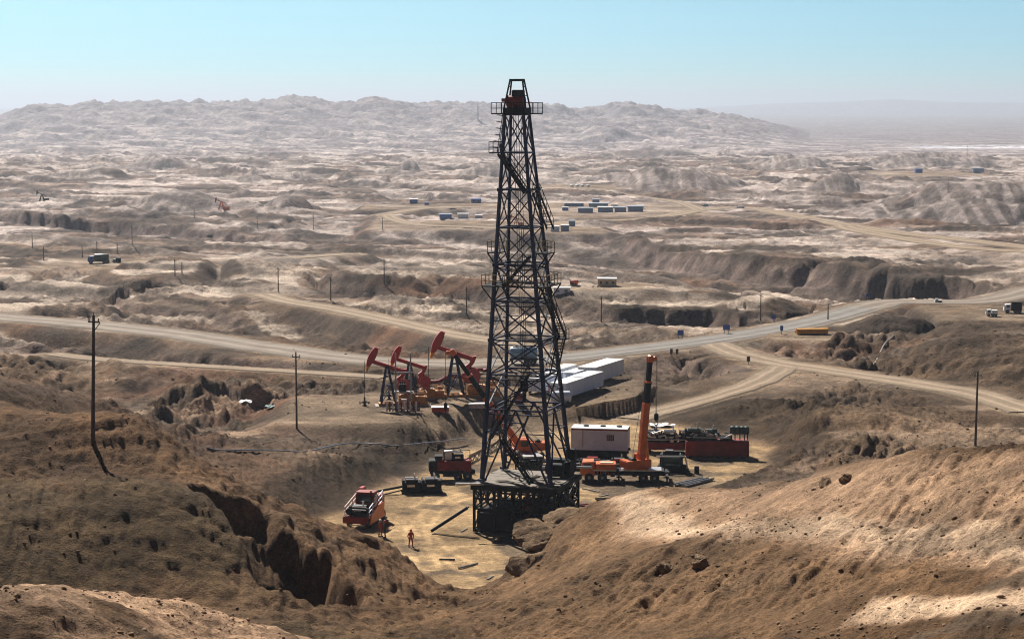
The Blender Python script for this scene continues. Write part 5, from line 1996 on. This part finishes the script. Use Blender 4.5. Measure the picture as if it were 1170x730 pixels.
# ------------------------------------------------------------------ people
def make_person(label, loc, rz, cloth, helmet, stride=.12, arm=.1):
    t = thing('person', label, 'person', loc, rz, 'workers on the sandy yard')
    J = {'pelvis': (0, 0, .95), 'waist': (0, 0, 1.08), 'chest': (0, 0, 1.32), 'neck': (0, .0, 1.50), 'head': (0, -.02, 1.60), 'crown': (0, -.02, 1.72)}
    E = [('pelvis', 'waist'), ('waist', 'chest'), ('chest', 'neck'), ('neck', 'head'), ('head', 'crown')]
    RD = {'pelvis': .16, 'waist': .15, 'chest': .18, 'neck': .065, 'head': .105, 'crown': .085}
    for n, s in (('l', -1), ('r', 1)):
        J['hip' + n] = (s * .10, 0, .88)
        J['knee' + n] = (s * .115, -stride * s * .9 - .02, .49)
        J['ankle' + n] = (s * .12, -stride * s * 1.2 + .04, .09)
        J['toe' + n] = (s * .14, -stride * s * 1.2 - .13, .045)
        J['sh' + n] = (s * .19, 0, 1.42)
        J['el' + n] = (s * (.25 + arm), .02 + stride * s * .5, 1.15)
        J['wr' + n] = (s * (.25 + arm * .6), -.10 + stride * s, .92)
        J['ha' + n] = (s * (.24 + arm * .5), -.15 + stride * s, .83)
        E += [('pelvis', 'hip' + n), ('hip' + n, 'knee' + n), ('knee' + n, 'ankle' + n), ('ankle' + n, 'toe' + n),
              ('chest', 'sh' + n), ('sh' + n, 'el' + n), ('el' + n, 'wr' + n), ('wr' + n, 'ha' + n)]
        RD.update({'hip' + n: .105, 'knee' + n: .075, 'ankle' + n: .055, 'toe' + n: .05, 'sh' + n: .085, 'el' + n: .06, 'wr' + n: .042, 'ha' + n: .045})
    names = list(J)
    me = bpy.data.meshes.new('body')
    me.from_pydata([J[n] for n in names], [(names.index(a), names.index(b)) for a, b in E], [])
    o = bpy.data.objects.new('body', me)
    C.objects.link(o)
    o.parent = t
    sk = o.modifiers.new('skin', 'SKIN')
    for i, n in enumerate(names):
        me.skin_vertices[0].data[i].radius = (RD[n], RD[n])
    me.skin_vertices[0].data[0].use_root = True
    o.modifiers.new('sub', 'SUBSURF').render_levels = 2
    me.materials.append(cloth)
    m = MB()
    m.lathe([(.09, -.12), (.105, -.05), (.108, .03), (.09, .1), (.04, .14)], Matrix.Translation((0, -.035, 1.60)), 12)
    m.build('face', M['skin'], t, smooth=True)
    m = MB()
    m.lathe([(.155, .0), (.15, .02), (.135, .03), (.125, .09), (.09, .145), (.02, .165)], Matrix.Translation((0, -.02, 1.64)), 14)
    m.build('helmet', helmet, t, smooth=True)
    m = MB()
    for s in (-1, 1):
        m.box((s * .14, -stride * s * 1.2 - .05, .05), (.12, .29, .1), bev=.03)
    m.build('boots', M['black'], t)
    return t
def yard(px, py):
    p = on_z(px, py, 0)
    p.z = ground(p.x, p.y)
    return p
make_person('worker in red overalls walking alone on the sand in front of the derrick', yard(469.5, 625), R(25), M['overall_red'], M['helmet_red'], .16)
make_person('worker in red jacket standing beside the pump truck', yard(434.5, 613), R(60), M['overall_red'], M['helmet_white'], .05, .06)
make_person('worker in dark overalls standing right of the man at the pump truck', yard(440, 614.5), R(-70), M['overall_dark'], M['helmet_red'], .04, .02)

# ------------------------------------------------------------------ power poles
def make_pole(label, px, py, h, Y=None, r=.15, arm=True, lean=0.0, group='wooden power poles'):
    if Y:
        x = ray(px, py)[0] * Y
        p = Vector((x, Y, ground(x, Y)))
    else:
        p = hit(px, py)
    t = thing('power_pole', label, 'power pole', p, R(random.uniform(-25, 25)), group)
    m = MB()
    m.tube((0, 0, -.8), (lean * h, 0, h), r, r * .62, 10)
    m.build('post', M['wood'], t, smooth=True)
    if arm:
        m = MB()
        m.box((lean * h, 0, h - .5), (1.05 * (h / 10), .10, .12))
        m.bar((lean * h, 0, h - 1.2), (lean * h + .55, 0, h - .55), .05)
        a = m.build('crossarm', M['wood'], t)
        for k in (-.44, .44):
            m = MB()
            m.lathe([(.05, 0), (.07, .05), (.04, .1), (.06, .15), (.03, .22)], Matrix.Translation((lean * h + k * h / 10, 0, h - .43)), 8)
            m.build('insulator', M['porcelain'], a)
        m = MB()
        m.lathe([(.05, 0), (.07, .05), (.04, .1), (.06, .15), (.03, .22)], Matrix.Translation((lean * h, 0, h)), 8)
        m.build('insulator', M['porcelain'], a)
    return t
def pole_px(label, px, ptop, pbot, Y=None, **k):
    """a pole from its foot pixel up to its top pixel"""
    if Y is None:
        p = hit(px, pbot)
        Y = p.y
    x = ray(px, pbot)[0] * Y
    g = ground(x, Y)
    h = at(px, ptop, Y).z - g
    return make_pole(label, px, pbot, max(3.0, h), Y, **k)
pole_px('tall dark wooden pole on the brown hill at the left, nearest of all the poles', 106, 360, 505, None, r=.17, lean=.035)
pole_px('wooden pole on the bench left of the pumpjacks', 339, 403, 488, 246, r=.14)
pole_px('wooden pole behind the pink hill at the right edge', 1114, 424, 521, 232, r=.16, lean=.01)
pole_px('pole beside the bend of the main road, near three blue signs', 869, 335, 367, r=.14)
FARP = [(318, 305, 334, 'thin pole on the plain between the second track and the left hills'), (378, 317, 344, 'thin pole standing beside the upper dirt track'),
        (439, 296, 326, 'thin pole above the upper dirt track, left of the derrick'), (533, 328, 361, 'thin pole on the flat ground just left of the derrick'),
        (687, 339, 369, 'thin pole on the plain right of the derrick below the cream cabin'), (200, 296, 316, 'pole right of the tanker truck on the far left plain'),
        (208, 302, 314, 'short pole close behind the pole right of the tanker truck'), (151, 258, 280, 'thin pole in front of the far left canyon wall'),
        (94, 280, 294, 'first of three short poles above the tanker truck'), (111, 276, 296, 'middle of three short poles above the tanker truck'),
        (134, 277, 291, 'last of three short poles above the tanker truck'), (437, 248, 263, 'tiny far pole on the rim above the canyon'),
        (358, 245, 264, 'tiny far pole at the end of the left canyon'), (294, 248, 262, 'tiny far pole behind the left canyon'),
        (50, 282, 298, 'short pole at the far left near the tanker truck'), (946, 355, 366, 'short post where the road passes the dark mound'),
        (222, 238, 250, 'tiny far pole below the distant orange rig'), (37, 268, 284, 'faint pole at the left edge below the canyon'),
        (1083, 205, 222, 'pale far pole left of the big striped hill'), (978, 176, 188, 'faint far pole on the hazy plain'), (1105, 166, 180, 'faint far pole at the right on the hazy plain')]
for px, a, b, lab in FARP:
    pole_px(lab, px, a, b, r=.15, arm=(b - a) > 18)

# ------------------------------------------------------------------ signs
def make_sign(label, px, ptop, pbot, wpx, hpx, colour='blue', Y=None):
    p = hit(px, pbot) if Y is None else Vector((ray(px, pbot)[0] * Y, Y, 0))
    p.z = ground(p.x, p.y)
    k = p.y / F
    h = max(at(px, ptop, p.y).z - p.z, 1.2)
    w, hh = wpx * k, hpx * k
    t = thing('road_sign', label, 'sign', p, 0, 'road signs along the main road')
    m = MB()
    m.box((0, -.06, h - hh / 2), (w, .05, hh), bev=.015)
    b = m.build('board', M[colour], t)
    m = MB()
    for s in ((-.32, .32) if wpx > 5 else (0,)):
        m.tube((s * w, 0, -.4), (s * w, 0, h - .05), .06)
    m.build('post', M['grey'], t)
    return t
make_sign('wide blue road sign right of the derrick, lower and left of the others', 777.5, 377, 386, 7, 6)
make_sign('large blue road sign on two posts at the bend of the main road', 830, 371, 382, 8, 6)
make_sign('small blue sign beside the pole at the road bend', 884, 361.5, 368, 4.5, 5)
make_sign('narrow blue sign on one post by the inner edge of the road', 893, 372, 382, 3.5, 6)
make_sign('tiny blue sign far up the road near the pale bend', 991, 338, 343, 4, 2.6)
make_sign('brown board on two legs at the roadside below the main road', 767, 398.5, 408, 3, 6, 'wood')
make_sign('brown board on two legs right of its twin at the roadside', 773.5, 398.5, 408, 3, 6, 'wood')
make_sign('brown board on posts at the fork of the dirt track', 855, 407, 417, 4, 6, 'wood')

# ------------------------------------------------------------------ pipes and loose things
def pipe_stack():
    p = hit(928, 382)
    t = thing('pipe_stack', 'stack of bright yellow pipes lying in two piles by the road', 'pipe stack', p, R(-4))
    n = 0
    for base_x, cnt, ln, yaw in ((-1.2, 5, 3.2, 0), (1.0, 5, 3.4, .05)):
        for j in range(2):
            for k in range(cnt - j):
                m = MB()
                y = (k - (cnt - j) / 2) * .46
                a = Vector((base_x - ln / 2 + random.uniform(-.2, .2), y, .35 + j * .4))
                b = a + Vector((ln, ln * yaw * 3, 0.1))
                m.tube(a, b, .22, n=12)
                m.build('pipe', M['yellow'], t, smooth=True)
    for x in (-2, 0, 2):
        m = MB()
        m.box((x, 0, .06), (.25, 2.8, .2))
        m.build('sleeper', M['wood'], t)
pipe_stack()

def line_pipe(name, label, cat, pxs, r, m_, lift=.12, Ys=None, n=14):
    P = [hit(*q) for q in pxs]
    P = smooth_line(P, n)
    m = MB()
    Q = [Vector((p.x, p.y, ground(p.x, p.y) + lift)) for p in P[::5] + [P[-1]]]
    zs = [q.z for q in Q]
    for i in range(len(Q)):
        w = zs[max(0, i - 3):i + 4]
        Q[i].z = max(sum(w) / len(w), zs[i] - lift * .6)
    Q = smooth_line(Q, 3)
    m.path(Q, r, 8)
    return tag(m.build(name, m_, None, smooth=True), label, cat)
line_pipe('pipeline', 'pale silver pipeline lying along the top of the dark bank left of the yard', 'pipe',
          [(236, 514), (270, 517), (310, 518), (350, 517), (400, 513), (450, 511), (500, 509), (532, 506)], .085, M['silver'], .25)
line_pipe('drain_pipe', 'thin pale pipe running down the gully between dark mounds at the right', 'pipe', [(1021, 384), (1010, 395), (1003, 405), (998, 421)], .11, M['concrete'], .1)
line_pipe('pipeline', 'dark red pipe lying across the bench between the pumpjacks and the derrick', 'pipe', [(478, 436), (510, 432), (545, 428), (556, 427)], .28, M['darkred'], .5)

def loose_pipe(name, label, cat, px, py, l, r, rz, m_, n=1, group=None):
    p = yard(px, py)
    m = MB()
    for k in range(n):
        a = Vector((-l / 2 + random.uniform(-.3, .3) * (n > 1), (k - n / 2) * r * 2.3, r + .02 + .1 * (k % 2)))
        m.tube(a, a + Vector((l, random.uniform(-.2, .2) * (n > 1), 0)), r, n=8)
    o = m.build(name, m_, None, smooth=True)
    o.location = p
    o.rotation_euler = (0, 0, rz)
    return tag(o, label, cat, group)
loose_pipe('steel_pipe', 'short black pipe lying flat on the sand below the derrick', 'pipe', 511, 640, 1.5, .09, R(-2), M['black'])
loose_pipe('steel_pipe', 'grey pipe lying aslant on the sand below the derrick', 'pipe', 534, 647, 2.6, .09, R(48), M['grey'])
loose_pipe('pipe_bundle', 'bundle of dark steel pipes lying aslant on sand at the right of the yard', 'pipes', 792, 552, 5.5, .13, R(48), M['grey'], 6)
loose_pipe('pipe_bundle', 'dark pipes lying on the ground right of the derrick base', 'pipes', 700, 572, 3.2, .11, R(5), M['black'], 4)
loose_pipe('pipe_bundle', 'short rusty pipes beside the orange truck crane', 'pipes', 668, 578, 2.4, .1, R(-15), M['darkred'], 3)
GPL = 'weathered planks lying about the yard'
rp = random.Random(4)
for px_, py_ in ((530, 606), (560, 660), (675, 560), (690, 566), (735, 566), (700, 548)):
    p_ = yard(px_, py_)
    m = MB()
    m.box((0, 0, .06), (rp.uniform(1.2, 2.8), rp.uniform(.18, .3), .07), bev=.01)
    o_ = m.build('plank', M['deck'], None)
    o_.location = p_
    o_.rotation_euler = (0, 0, rp.uniform(0, 3))
    tag(o_, 'weathered flat plank lying on the stained yard ground', 'plank', GPL)
def barrel(label, px, py, m_):
    p = yard(px, py)
    t = MB()
    t.lathe([(.27, 0), (.29, .02), (.29, .28), (.31, .3), (.29, .32), (.29, .56), (.31, .58), (.29, .6), (.29, .86), (.27, .88)], Matrix.Identity(4), 16)
    o = t.build('oil_drum', m_, None, smooth=True)
    o.location = p
    return tag(o, label, 'oil drum')
barrel('black oil drum standing alone on sand at the right of the yard', 796, 541, M['black'])
def tarp(label, px, py, sx, sy, m_):
    p = hit(px, py)
    bm = bmesh.new()
    bmesh.ops.create_grid(bm, x_segments=14, y_segments=10, size=.5)
    bmesh.ops.solidify(bm, geom=bm.faces[:], thickness=.03)
    for v in bm.verts:
        v.co = Vector((v.co.x * sx, v.co.y * sy, v.co.z + .22 + .12 * math.sin(v.co.x * 9 + px) * math.cos(v.co.y * 7) - .3 * (v.co.x ** 2 + v.co.y ** 2)))
    me = bpy.data.meshes.new('tarpaulin')
    bm.to_mesh(me)
    bm.free()
    me.materials.append(m_)
    o = bpy.data.objects.new('tarpaulin', me)
    C.objects.link(o)
    o.location = p
    return tag(o, label, 'tarpaulin')
tarp('pale crumpled tarpaulin on the bench by the dark pit at the left', 281, 462, 1.7, 1.5, M['roofwhite'])
tarp('teal crumpled tarpaulin on the bench right of the pale one', 310, 466, 1.7, 1.2, M['tarp'])
tarp('white tarpaulin on the ground behind the row of black engines', 757, 487, 3.4, 2.4, M['roofwhite'])

def red_box(label, px, py, Y=None):
    p = hit(px, py)
    t = thing('tool_cabinet', label, 'cabinet', p, R(random.uniform(-20, 20)))
    m = MB()
    m.box((0, 0, .75), (1.1, .7, 1.3), bev=.05)
    m.build('cabinet_body', M['red'], t)
    m = MB()
    m.box((0, -.37, .75), (.95, .04, 1.1), bev=.01)
    m.build('door', M['red'], t)
    m = MB()
    m.box((0, 0, 1.43), (1.2, .8, .08))
    m.build('cabinet_lid', M['white'], t)
red_box('red tool cabinet with white lid left of the round white tank', 628, 449)
red_box('red tool cabinet with white lid in the open sand seen through the derrick', 592, 462)
def skip_(label, px, py, m1, m2):
    p = hit(px, py)
    t = thing('open_crate', label, 'crate', p, R(5))
    m = MB()
    m.box((0, 0, .35), (2.2, 1.1, .6), bev=.04)
    m.build('crate_body', M[m1], t)
    m = MB()
    m.box((0, 0, .68), (2.3, 1.2, .07))
    m.build('crate_lid', M[m2], t)
skip_('low red crate with white lid on the ground in front of the pumpjacks', 503, 471, 'red', 'white')
skip_('low grey crate with white lid below the largest pumpjack', 545, 467, 'grey', 'white')


# ------------------------------------------------------------------ far cabins, camps and vehicles
def hut(label, px, py, wpx, hpx, dpx=None, body='bluegrey', roof='roofwhite', rz=0.0, group=None, name='cabin', windows=0):
    p = hit(px, py)
    k = p.y / F
    w, h = wpx * k, hpx * k
    d = (dpx or wpx * .5) * k
    t = thing(name, label, 'cabin', p + Vector((0, d / 2, 0)), rz, group)
    m = MB()
    m.box((0, 0, h * .45), (w, d, h * .9 + .3))
    m.build('wall', M[body], t)
    m = MB()
    ov = .04 * w
    m.prism([(-d / 2 - ov, h * .9 + .1), (d / 2 + ov, h * .9 + .1), (d / 2 + ov, h * .97 + .1), (0, h * 1.1 + .1), (-d / 2 - ov, h * .97 + .1)], -w / 2 - ov, w / 2 + ov)
    m.v = [(y, x, z) for x, y, z in m.v]
    m.build('roof', M[roof], t)
    for q in range(windows):
        x = -w / 2 + w * (q + .5) / windows
        m = MB()
        m.box((x, -d / 2 - .02, h * .5), (w / windows * .4, .06, h * .34))
        m.build('window', M['glass'], t)
    return t
hut('cream and white cabin on a low mound right of the derrick', 694, 328, 21, 9, 12, 'cream', 'roofwhite', R(-6), windows=3)
hut('white trailer cabin standing just right of the derrick', 642, 338, 19, 7, 8, 'white', 'roofwhite', 0, windows=2)
G1 = 'grey cabins of the camp behind the derrick'
for px, py, w, h, b, r_, lab in [
    (669, 243.5, 17, 5.5, 'bluegrey', 'bluegrey', 'blue grey cabin at the left front of the camp'),
    (692, 243, 17, 6, 'bluegrey', 'roofwhite', 'blue grey cabin in the middle front of the camp'),
    (709, 242.5, 13, 5.5, 'bluegrey', 'bluegrey', 'blue grey cabin right of the middle front one'),
    (726, 242, 17, 6, 'bluegrey', 'bluegrey', 'blue grey cabin at the right end of the camp'),
    (646, 241, 7, 4, 'blue', 'roofwhite', 'small blue cabin at the left end of the camp'),
    (656, 236, 22, 4, 'bluegrey', 'roofwhite', 'long pale roofed shed at the back left of the camp'),
    (684, 236.5, 22, 4, 'bluegrey', 'bluegrey', 'long shed with a red gable at the back of the camp'),
    (681, 232.5, 8, 4.5, 'bluegrey', 'bluegrey', 'lone dark cabin behind the camp'),
    (702, 238, 8, 4, 'roofwhite', 'roofwhite', 'short white hut behind the camp front'),
    (732, 238.5, 7, 4, 'white', 'roofwhite', 'small white hut at the back right of the camp')]:
    hut(lab, px, py, w, h, w * .45, b, r_, R(random.uniform(-6, 6)), G1)
hut('grey hut with pale roof in the row nearer than the camp', 645.5, 264.5, 9, 7, 7, 'bluegrey', 'roofwhite', 0, 'grey huts below the camp')
hut('small grey hut right of the pale roofed one below the camp', 653.5, 258.5, 7.5, 6, 5, 'bluegrey', 'bluegrey', 0, 'grey huts below the camp')
hut('wide pale hut left of the grey huts below the camp', 634, 265, 10, 6, 6, 'roofwhite', 'roofwhite', 0, 'grey huts below the camp')
hut('dark blue cabin with white roof at the left end of the far track', 472.5, 232.5, 9, 4.5, 5, 'blue', 'roofwhite', 0, 'blue cabins along the far track')
hut('tiny bright blue cabin in the middle of the far track', 487.5, 234.5, 5, 2.6, 4, 'blue', 'blue', 0, 'blue cabins along the far track')
hut('bright blue cabin at the right end of the far track next to the derrick', 544, 232.5, 11, 5, 6, 'blue', 'blue', 0, 'blue cabins along the far track', windows=2)
hut('long blue shed left of the white one below the far track', 509, 250, 14, 4, 7, 'blue', 'bluegrey', 0, 'sheds below the far track')
hut('white shed below the far track', 529, 250, 12, 4.5, 7, 'roofwhite', 'roofwhite', 0, 'sheds below the far track')
hut('small pale shed beside the derrick leg below the far track', 547, 249.5, 8, 3.5, 5, 'roofwhite', 'roofwhite', 0, 'sheds below the far track')
hut('blue shed alone on the hazy plain at the right', 1050, 198, 8, 5, 6, 'blue', 'bluegrey', 0)
hut('low dark building at the far right on the hazy plain', 1118, 197, 12, 4, 6, 'bluegrey', 'bluegrey', 0)
for i, (px, lab) in enumerate([(653.5, 'leftmost of four white far tanks'), (659.5, 'second of four white far tanks'), (665.5, 'third of four white far tanks'), (672, 'rightmost of four white far tanks')]):
    p = hit(px, 213.5)
    k = p.y / F
    m = MB()
    m.lathe([(2.2 * k, 0), (2.2 * k, 2.2 * k), (1.6 * k, 2.5 * k), (.2 * k, 2.7 * k)], Matrix.Identity(4), 14)
    o = m.build('storage_tank', M['white'], None, smooth=True)
    o.location = p
    tag(o, lab + ' behind the camp', 'tank', 'white far tanks behind the camp')

def small_truck(name, label, px, py, l, rz, cabm, boxm, boxh=2.2, cat='truck', tank=False, wpx=None):
    p = hit(px, py)
    t = thing(name, label, cat, p, rz)
    if wpx:
        t.scale = (wpx * p.y / F / l,) * 3
    m = MB()
    m.box((0, 0, .75), (l, 1.0, .25))
    m.build('chassis', M['black'], t)
    m = MB()
    x0 = -l / 2
    m.prism([(x0, .6), (x0 - .05, 1.3), (x0 + .35, 2.3), (x0 + 1.7, 2.35), (x0 + 1.7, .6)], -1.1, 1.1)
    cab = m.build('cab', M[cabm], t)
    m = MB()
    m.box((x0 + .12, 0, 1.85), (.06, 1.8, .7), m=Matrix.Rotation(R(22), 4, 'Y'))
    m.box((x0 + 1.0, -1.1, 1.75), (.8, .06, .55))
    m.build('window', M['glass'], cab)
    m = MB()
    L = l - 2.0
    if tank:
        T = Matrix.Translation((x0 + 1.9, 0, 1.95)) @ Matrix.Rotation(R(90), 4, 'Y')
        m.lathe([(.5, 0), (1.0, .1), (1.1, .3), (1.1, L - .3), (1.0, L - .1), (.5, L)], T, 18)
        m.build('tank', M[boxm], t, smooth=True)
    else:
        m.box((x0 + 1.95 + L / 2, 0, .95 + boxh / 2), (L, 2.3, boxh), bev=.04)
        m.build('cargo_box', M[boxm], t)
    wheels(t, [(x, s * .95, s) for x in (x0 + .9, l / 2 - 1.6, l / 2 - .6) for s in (-1, 1)], .5, .34)
    return t
small_truck('tanker_truck', 'dark tanker truck with blue cab on the plain at the left', 113, 301.5, 6.6, R(3), 'blue', 'green', tank=True, wpx=24)
small_truck('box_truck', 'small dark truck right of the blue cab tanker at the left', 133.5, 301, 4.4, R(-6), 'bluegrey', 'black', wpx=9)
small_truck('box_truck', 'truck with white cab and black box at the right edge', 1157, 358, 4.6, R(-8), 'white', 'black', 2.0, wpx=20)
small_truck('van', 'white van with its load parked left of the black box truck', 1133, 361.5, 3.8, R(-10), 'white', 'white', 1.2, 'van', wpx=13)
small_truck('box_truck', 'pale truck on the far highway above the right canyon', 846, 238.5, 9, R(-15), 'white', 'roofwhite', wpx=9)
small_truck('box_truck', 'dark truck on the far highway left of the pale one', 806, 236.5, 8, R(-10), 'bluegrey', 'bluegrey', wpx=7)
small_truck('pickup', 'tiny white pickup on the road by the pale bend', 1072, 346, 3.9, R(-2), 'white', 'roofwhite', .5, 'pickup', wpx=8)
small_truck('dump_truck', 'small red truck beside the white trailer cabin right of the derrick', 656, 327, 3.6, R(160), 'orange', 'darkred', 1.0, wpx=9)

def far_rig(label, px, ptop, pbot, m_):
    p = hit(px, pbot)
    k = p.y / F
    h = (pbot - ptop) * k
    t = thing('pumpjack', label, 'pumpjack', p, 0, 'far pumpjacks on the plain')
    w = h * .22
    m = MB()
    for a, b in ((-1, -1), (1, -1), (1, 1), (-1, 1)):
        m.bar((a * w, b * w, 0), (a * w * .2, b * w * .2, h * .62), .05 * h)
    m.bar((-w * .8, -w * .8, h * .25), (w * .8, -w * .8, h * .25), .035 * h)
    m.build('samson_post', M[m_], t)
    m = MB()
    m.bar((-h * .42, 0, h * .82), (h * .42, 0, h * .5), .075 * h)
    m.build('walking_beam', M['red' if m_ != 'black' else 'black'], t)
    m = MB()
    m.prism([(-h * .50, h * .56), (-h * .52, h * .85), (-h * .44, h), (-h * .36, h * .98), (-h * .4, h * .7)], -.05 * h, .05 * h)
    m.build('horsehead', M['red' if m_ != 'black' else 'black'], t)
    m = MB()
    m.box((h * .4, 0, h * .14), (h * .5, h * .25, h * .28))
    m.build('motor_house', M['orange' if m_ != 'black' else 'black'], t)
far_rig('small orange pumpjack on the plain at the upper left', 253, 226, 240, 'orange')
far_rig('small dark pumpjack on the plain near the left edge', 48, 218, 230, 'black')
far_rig('tiny red pumpjack seen through the derrick lattice below the camp', 590, 245, 258, 'orange')

def far_mast(label, px, ptop, pbot):
    p = hit(px, pbot)
    h = (pbot - ptop) * p.y / F
    m = MB()
    lattice(m, (0, 0, 0), (0.02, 0, h), h * .07, 9, h * .012)
    o = m.build('radio_mast', M['grey'], None)
    o.location = p
    tag(o, label, 'mast')
far_mast('thin mast standing on the hazy hills left of the derrick top', 546, 121, 138)

# ------------------------------------------------------------------ rocks
def boulder(label, px, py, s, seed, Y=None, sink=.3, group=None):
    if Y:
        p = Vector((ray(px, py)[0] * Y, Y, 0))
        p.z = ground(p.x, p.y)
    else:
        p = hit(px, py, 40, 400)
    bm = bmesh.new()
    bmesh.ops.create_icosphere(bm, subdivisions=4, radius=1)
    co = np.array([v.co for v in bm.verts])
    rs = np.random.RandomState(seed)
    for k in range(9):                                   # flat broken faces
        n = rs.normal(size=3)
        n /= np.linalg.norm(n)
        d = co @ n
        lim = rs.uniform(.45, .8)
        co = co - np.maximum(d - lim, 0)[:, None] * n * .92
    w = pn(co[:, 0] * 2.2 + seed * 7, co[:, 2] * 2.2 + co[:, 1] * 1.7, 3) * .22 + pn(co[:, 0] * 6 + seed, co[:, 2] * 6 + co[:, 1] * 5, 5) * .12 + pn(co[:, 0] * 15 + seed, co[:, 2] * 15 + co[:, 1] * 13, 6) * .05
    co = co * (1 + w[:, None])
    for v, c in zip(bm.verts, co):
        v.co = Vector((c[0] * s[0], c[1] * s[1], c[2] * s[2]))
    me = bpy.data.meshes.new('boulder')
    bm.to_mesh(me)
    bm.free()
    me.polygons.foreach_set('use_smooth', [True] * len(me.polygons))
    me.set_sharp_from_angle(angle=R(35))
    me.materials.append(M['rock'])
    o = bpy.data.objects.new('boulder', me)
    C.objects.link(o)
    o.location = (p.x, p.y, p.z + s[2] * (1 - 2 * sink))
    o.rotation_euler = (rs.uniform(-.3, .3), rs.uniform(-.3, .3), rs.uniform(0, 6))
    return tag(o, label, 'boulder', group)
GB = 'boulders at the tip of the right hill'
boulder('large pale boulder at the very tip of the right hill, below the derrick', 622, 634, (2.8, 2.4, 1.2), 3, 143, .45, GB)
boulder('rounded boulder just right of the large pale one at the hill tip', 648, 624, (2.4, 2.0, 1.0), 8, 146, .5, GB)
boulder('dark cracked boulder on the ridge of the right hill below the crane', 684, 609, (1.9, 1.6, .8), 12, 149, .5, GB)
boulder('low boulder farther along the ridge of the right hill', 712, 603, (1.5, 1.6, .8), 17, 150, .4, GB)
boulder('steep block below the large pale boulder on the hill edge', 604, 655, (1.7, 1.7, 1.3), 21, 140, .55, GB)
boulder('small block on the pink slope of the right hill', 967, 549, (.7, .7, .4), 27, None, .5)
boulder('broken block beside the small one on the pink slope', 945, 553, (.5, .6, .35), 31, None, .5)
boulder('low boulder in the middle of the right hill', 800, 648, (.7, .7, .5), 35, None, .35)
boulder('low boulder on the gravel at the lower right', 760, 655, (.6, .7, .45), 36, None, .35)

def scatter(name, label, n, region, smin, smax, seed):
    """loose stones strewn over the near hills: one object"""
    rs = np.random.RandomState(seed)
    px = rs.uniform(-60, 1230, n)
    # spread over the ground between two distances
    Y = np.exp(rs.uniform(math.log(region[0]), math.log(region[1]), n))
    rx = (px - 585) / F * 1.0
    x = rx * Y
    H, mk = terrain(x, Y)
    dens = sst(-.15, .35, pn(x / 9, Y / 9, 231) + .5 * pn(x / 2.5, Y / 2.5, 232))
    keep = (rs.uniform(0, 1, n) < dens * .9 + .05) & (H > 1.2)
    x, Y, H = x[keep], Y[keep], H[keep]
    s = smin * (smax / smin) ** (rs.uniform(0, 1, len(x)) ** 4.5)
    t = (1 + 5 ** .5) / 2
    V = np.array([(-1, t, 0), (1, t, 0), (-1, -t, 0), (1, -t, 0), (0, -1, t), (0, 1, t), (0, -1, -t), (0, 1, -t), (t, 0, -1), (t, 0, 1), (-t, 0, -1), (-t, 0, 1)]) / 1.9
    Fc = np.array([(0, 11, 5), (0, 5, 1), (0, 1, 7), (0, 7, 10), (0, 10, 11), (1, 5, 9), (5, 11, 4), (11, 10, 2), (10, 7, 6), (7, 1, 8), (3, 9, 4), (3, 4, 2), (3, 2, 6), (3, 6, 8), (3, 8, 9),
                   (4, 9, 5), (2, 4, 11), (6, 2, 10), (8, 6, 7), (9, 8, 1)])
    m = len(x)
    W = V[None] * rs.uniform(.55, 1.25, (m, 12, 1)) * np.stack([rs.uniform(.7, 1.3, m), rs.uniform(.7, 1.3, m), rs.uniform(.45, .9, m)], -1)[:, None, :]
    a = rs.uniform(0, 6.28, m)
    ca, sa = np.cos(a)[:, None], np.sin(a)[:, None]
    W = np.stack([W[..., 0] * ca - W[..., 1] * sa, W[..., 0] * sa + W[..., 1] * ca, W[..., 2]], -1) * s[:, None, None]
    W = W + np.stack([x, Y, H + s * .15], -1)[:, None, :]
    me = bpy.data.meshes.new(name)
    vs = W.reshape(-1, 3).astype(np.float32)
    fs = (Fc[None] + (np.arange(m) * 12)[:, None, None]).reshape(-1, 3).astype(np.int32)
    me.vertices.add(len(vs))
    me.vertices.foreach_set('co', vs.ravel())
    me.loops.add(fs.size)
    me.loops.foreach_set('vertex_index', fs.ravel())
    me.polygons.add(len(fs))
    me.polygons.foreach_set('loop_start', (np.arange(len(fs)) * 3).astype(np.int32))
    me.update(calc_edges=True)
    me.materials.append(M['stones'])
    o = bpy.data.objects.new(name, me)
    C.objects.link(o)
    o['kind'] = 'stuff'
    o['label'] = label
    return o
scatter('gravel', 'loose brown stones strewn over the near hillsides', 42000, (62, 178), .025, .15, 5)
scatter('rubble', 'clods and stones strewn over the yard banks and the benches', 14000, (178, 330), .06, .28, 6)
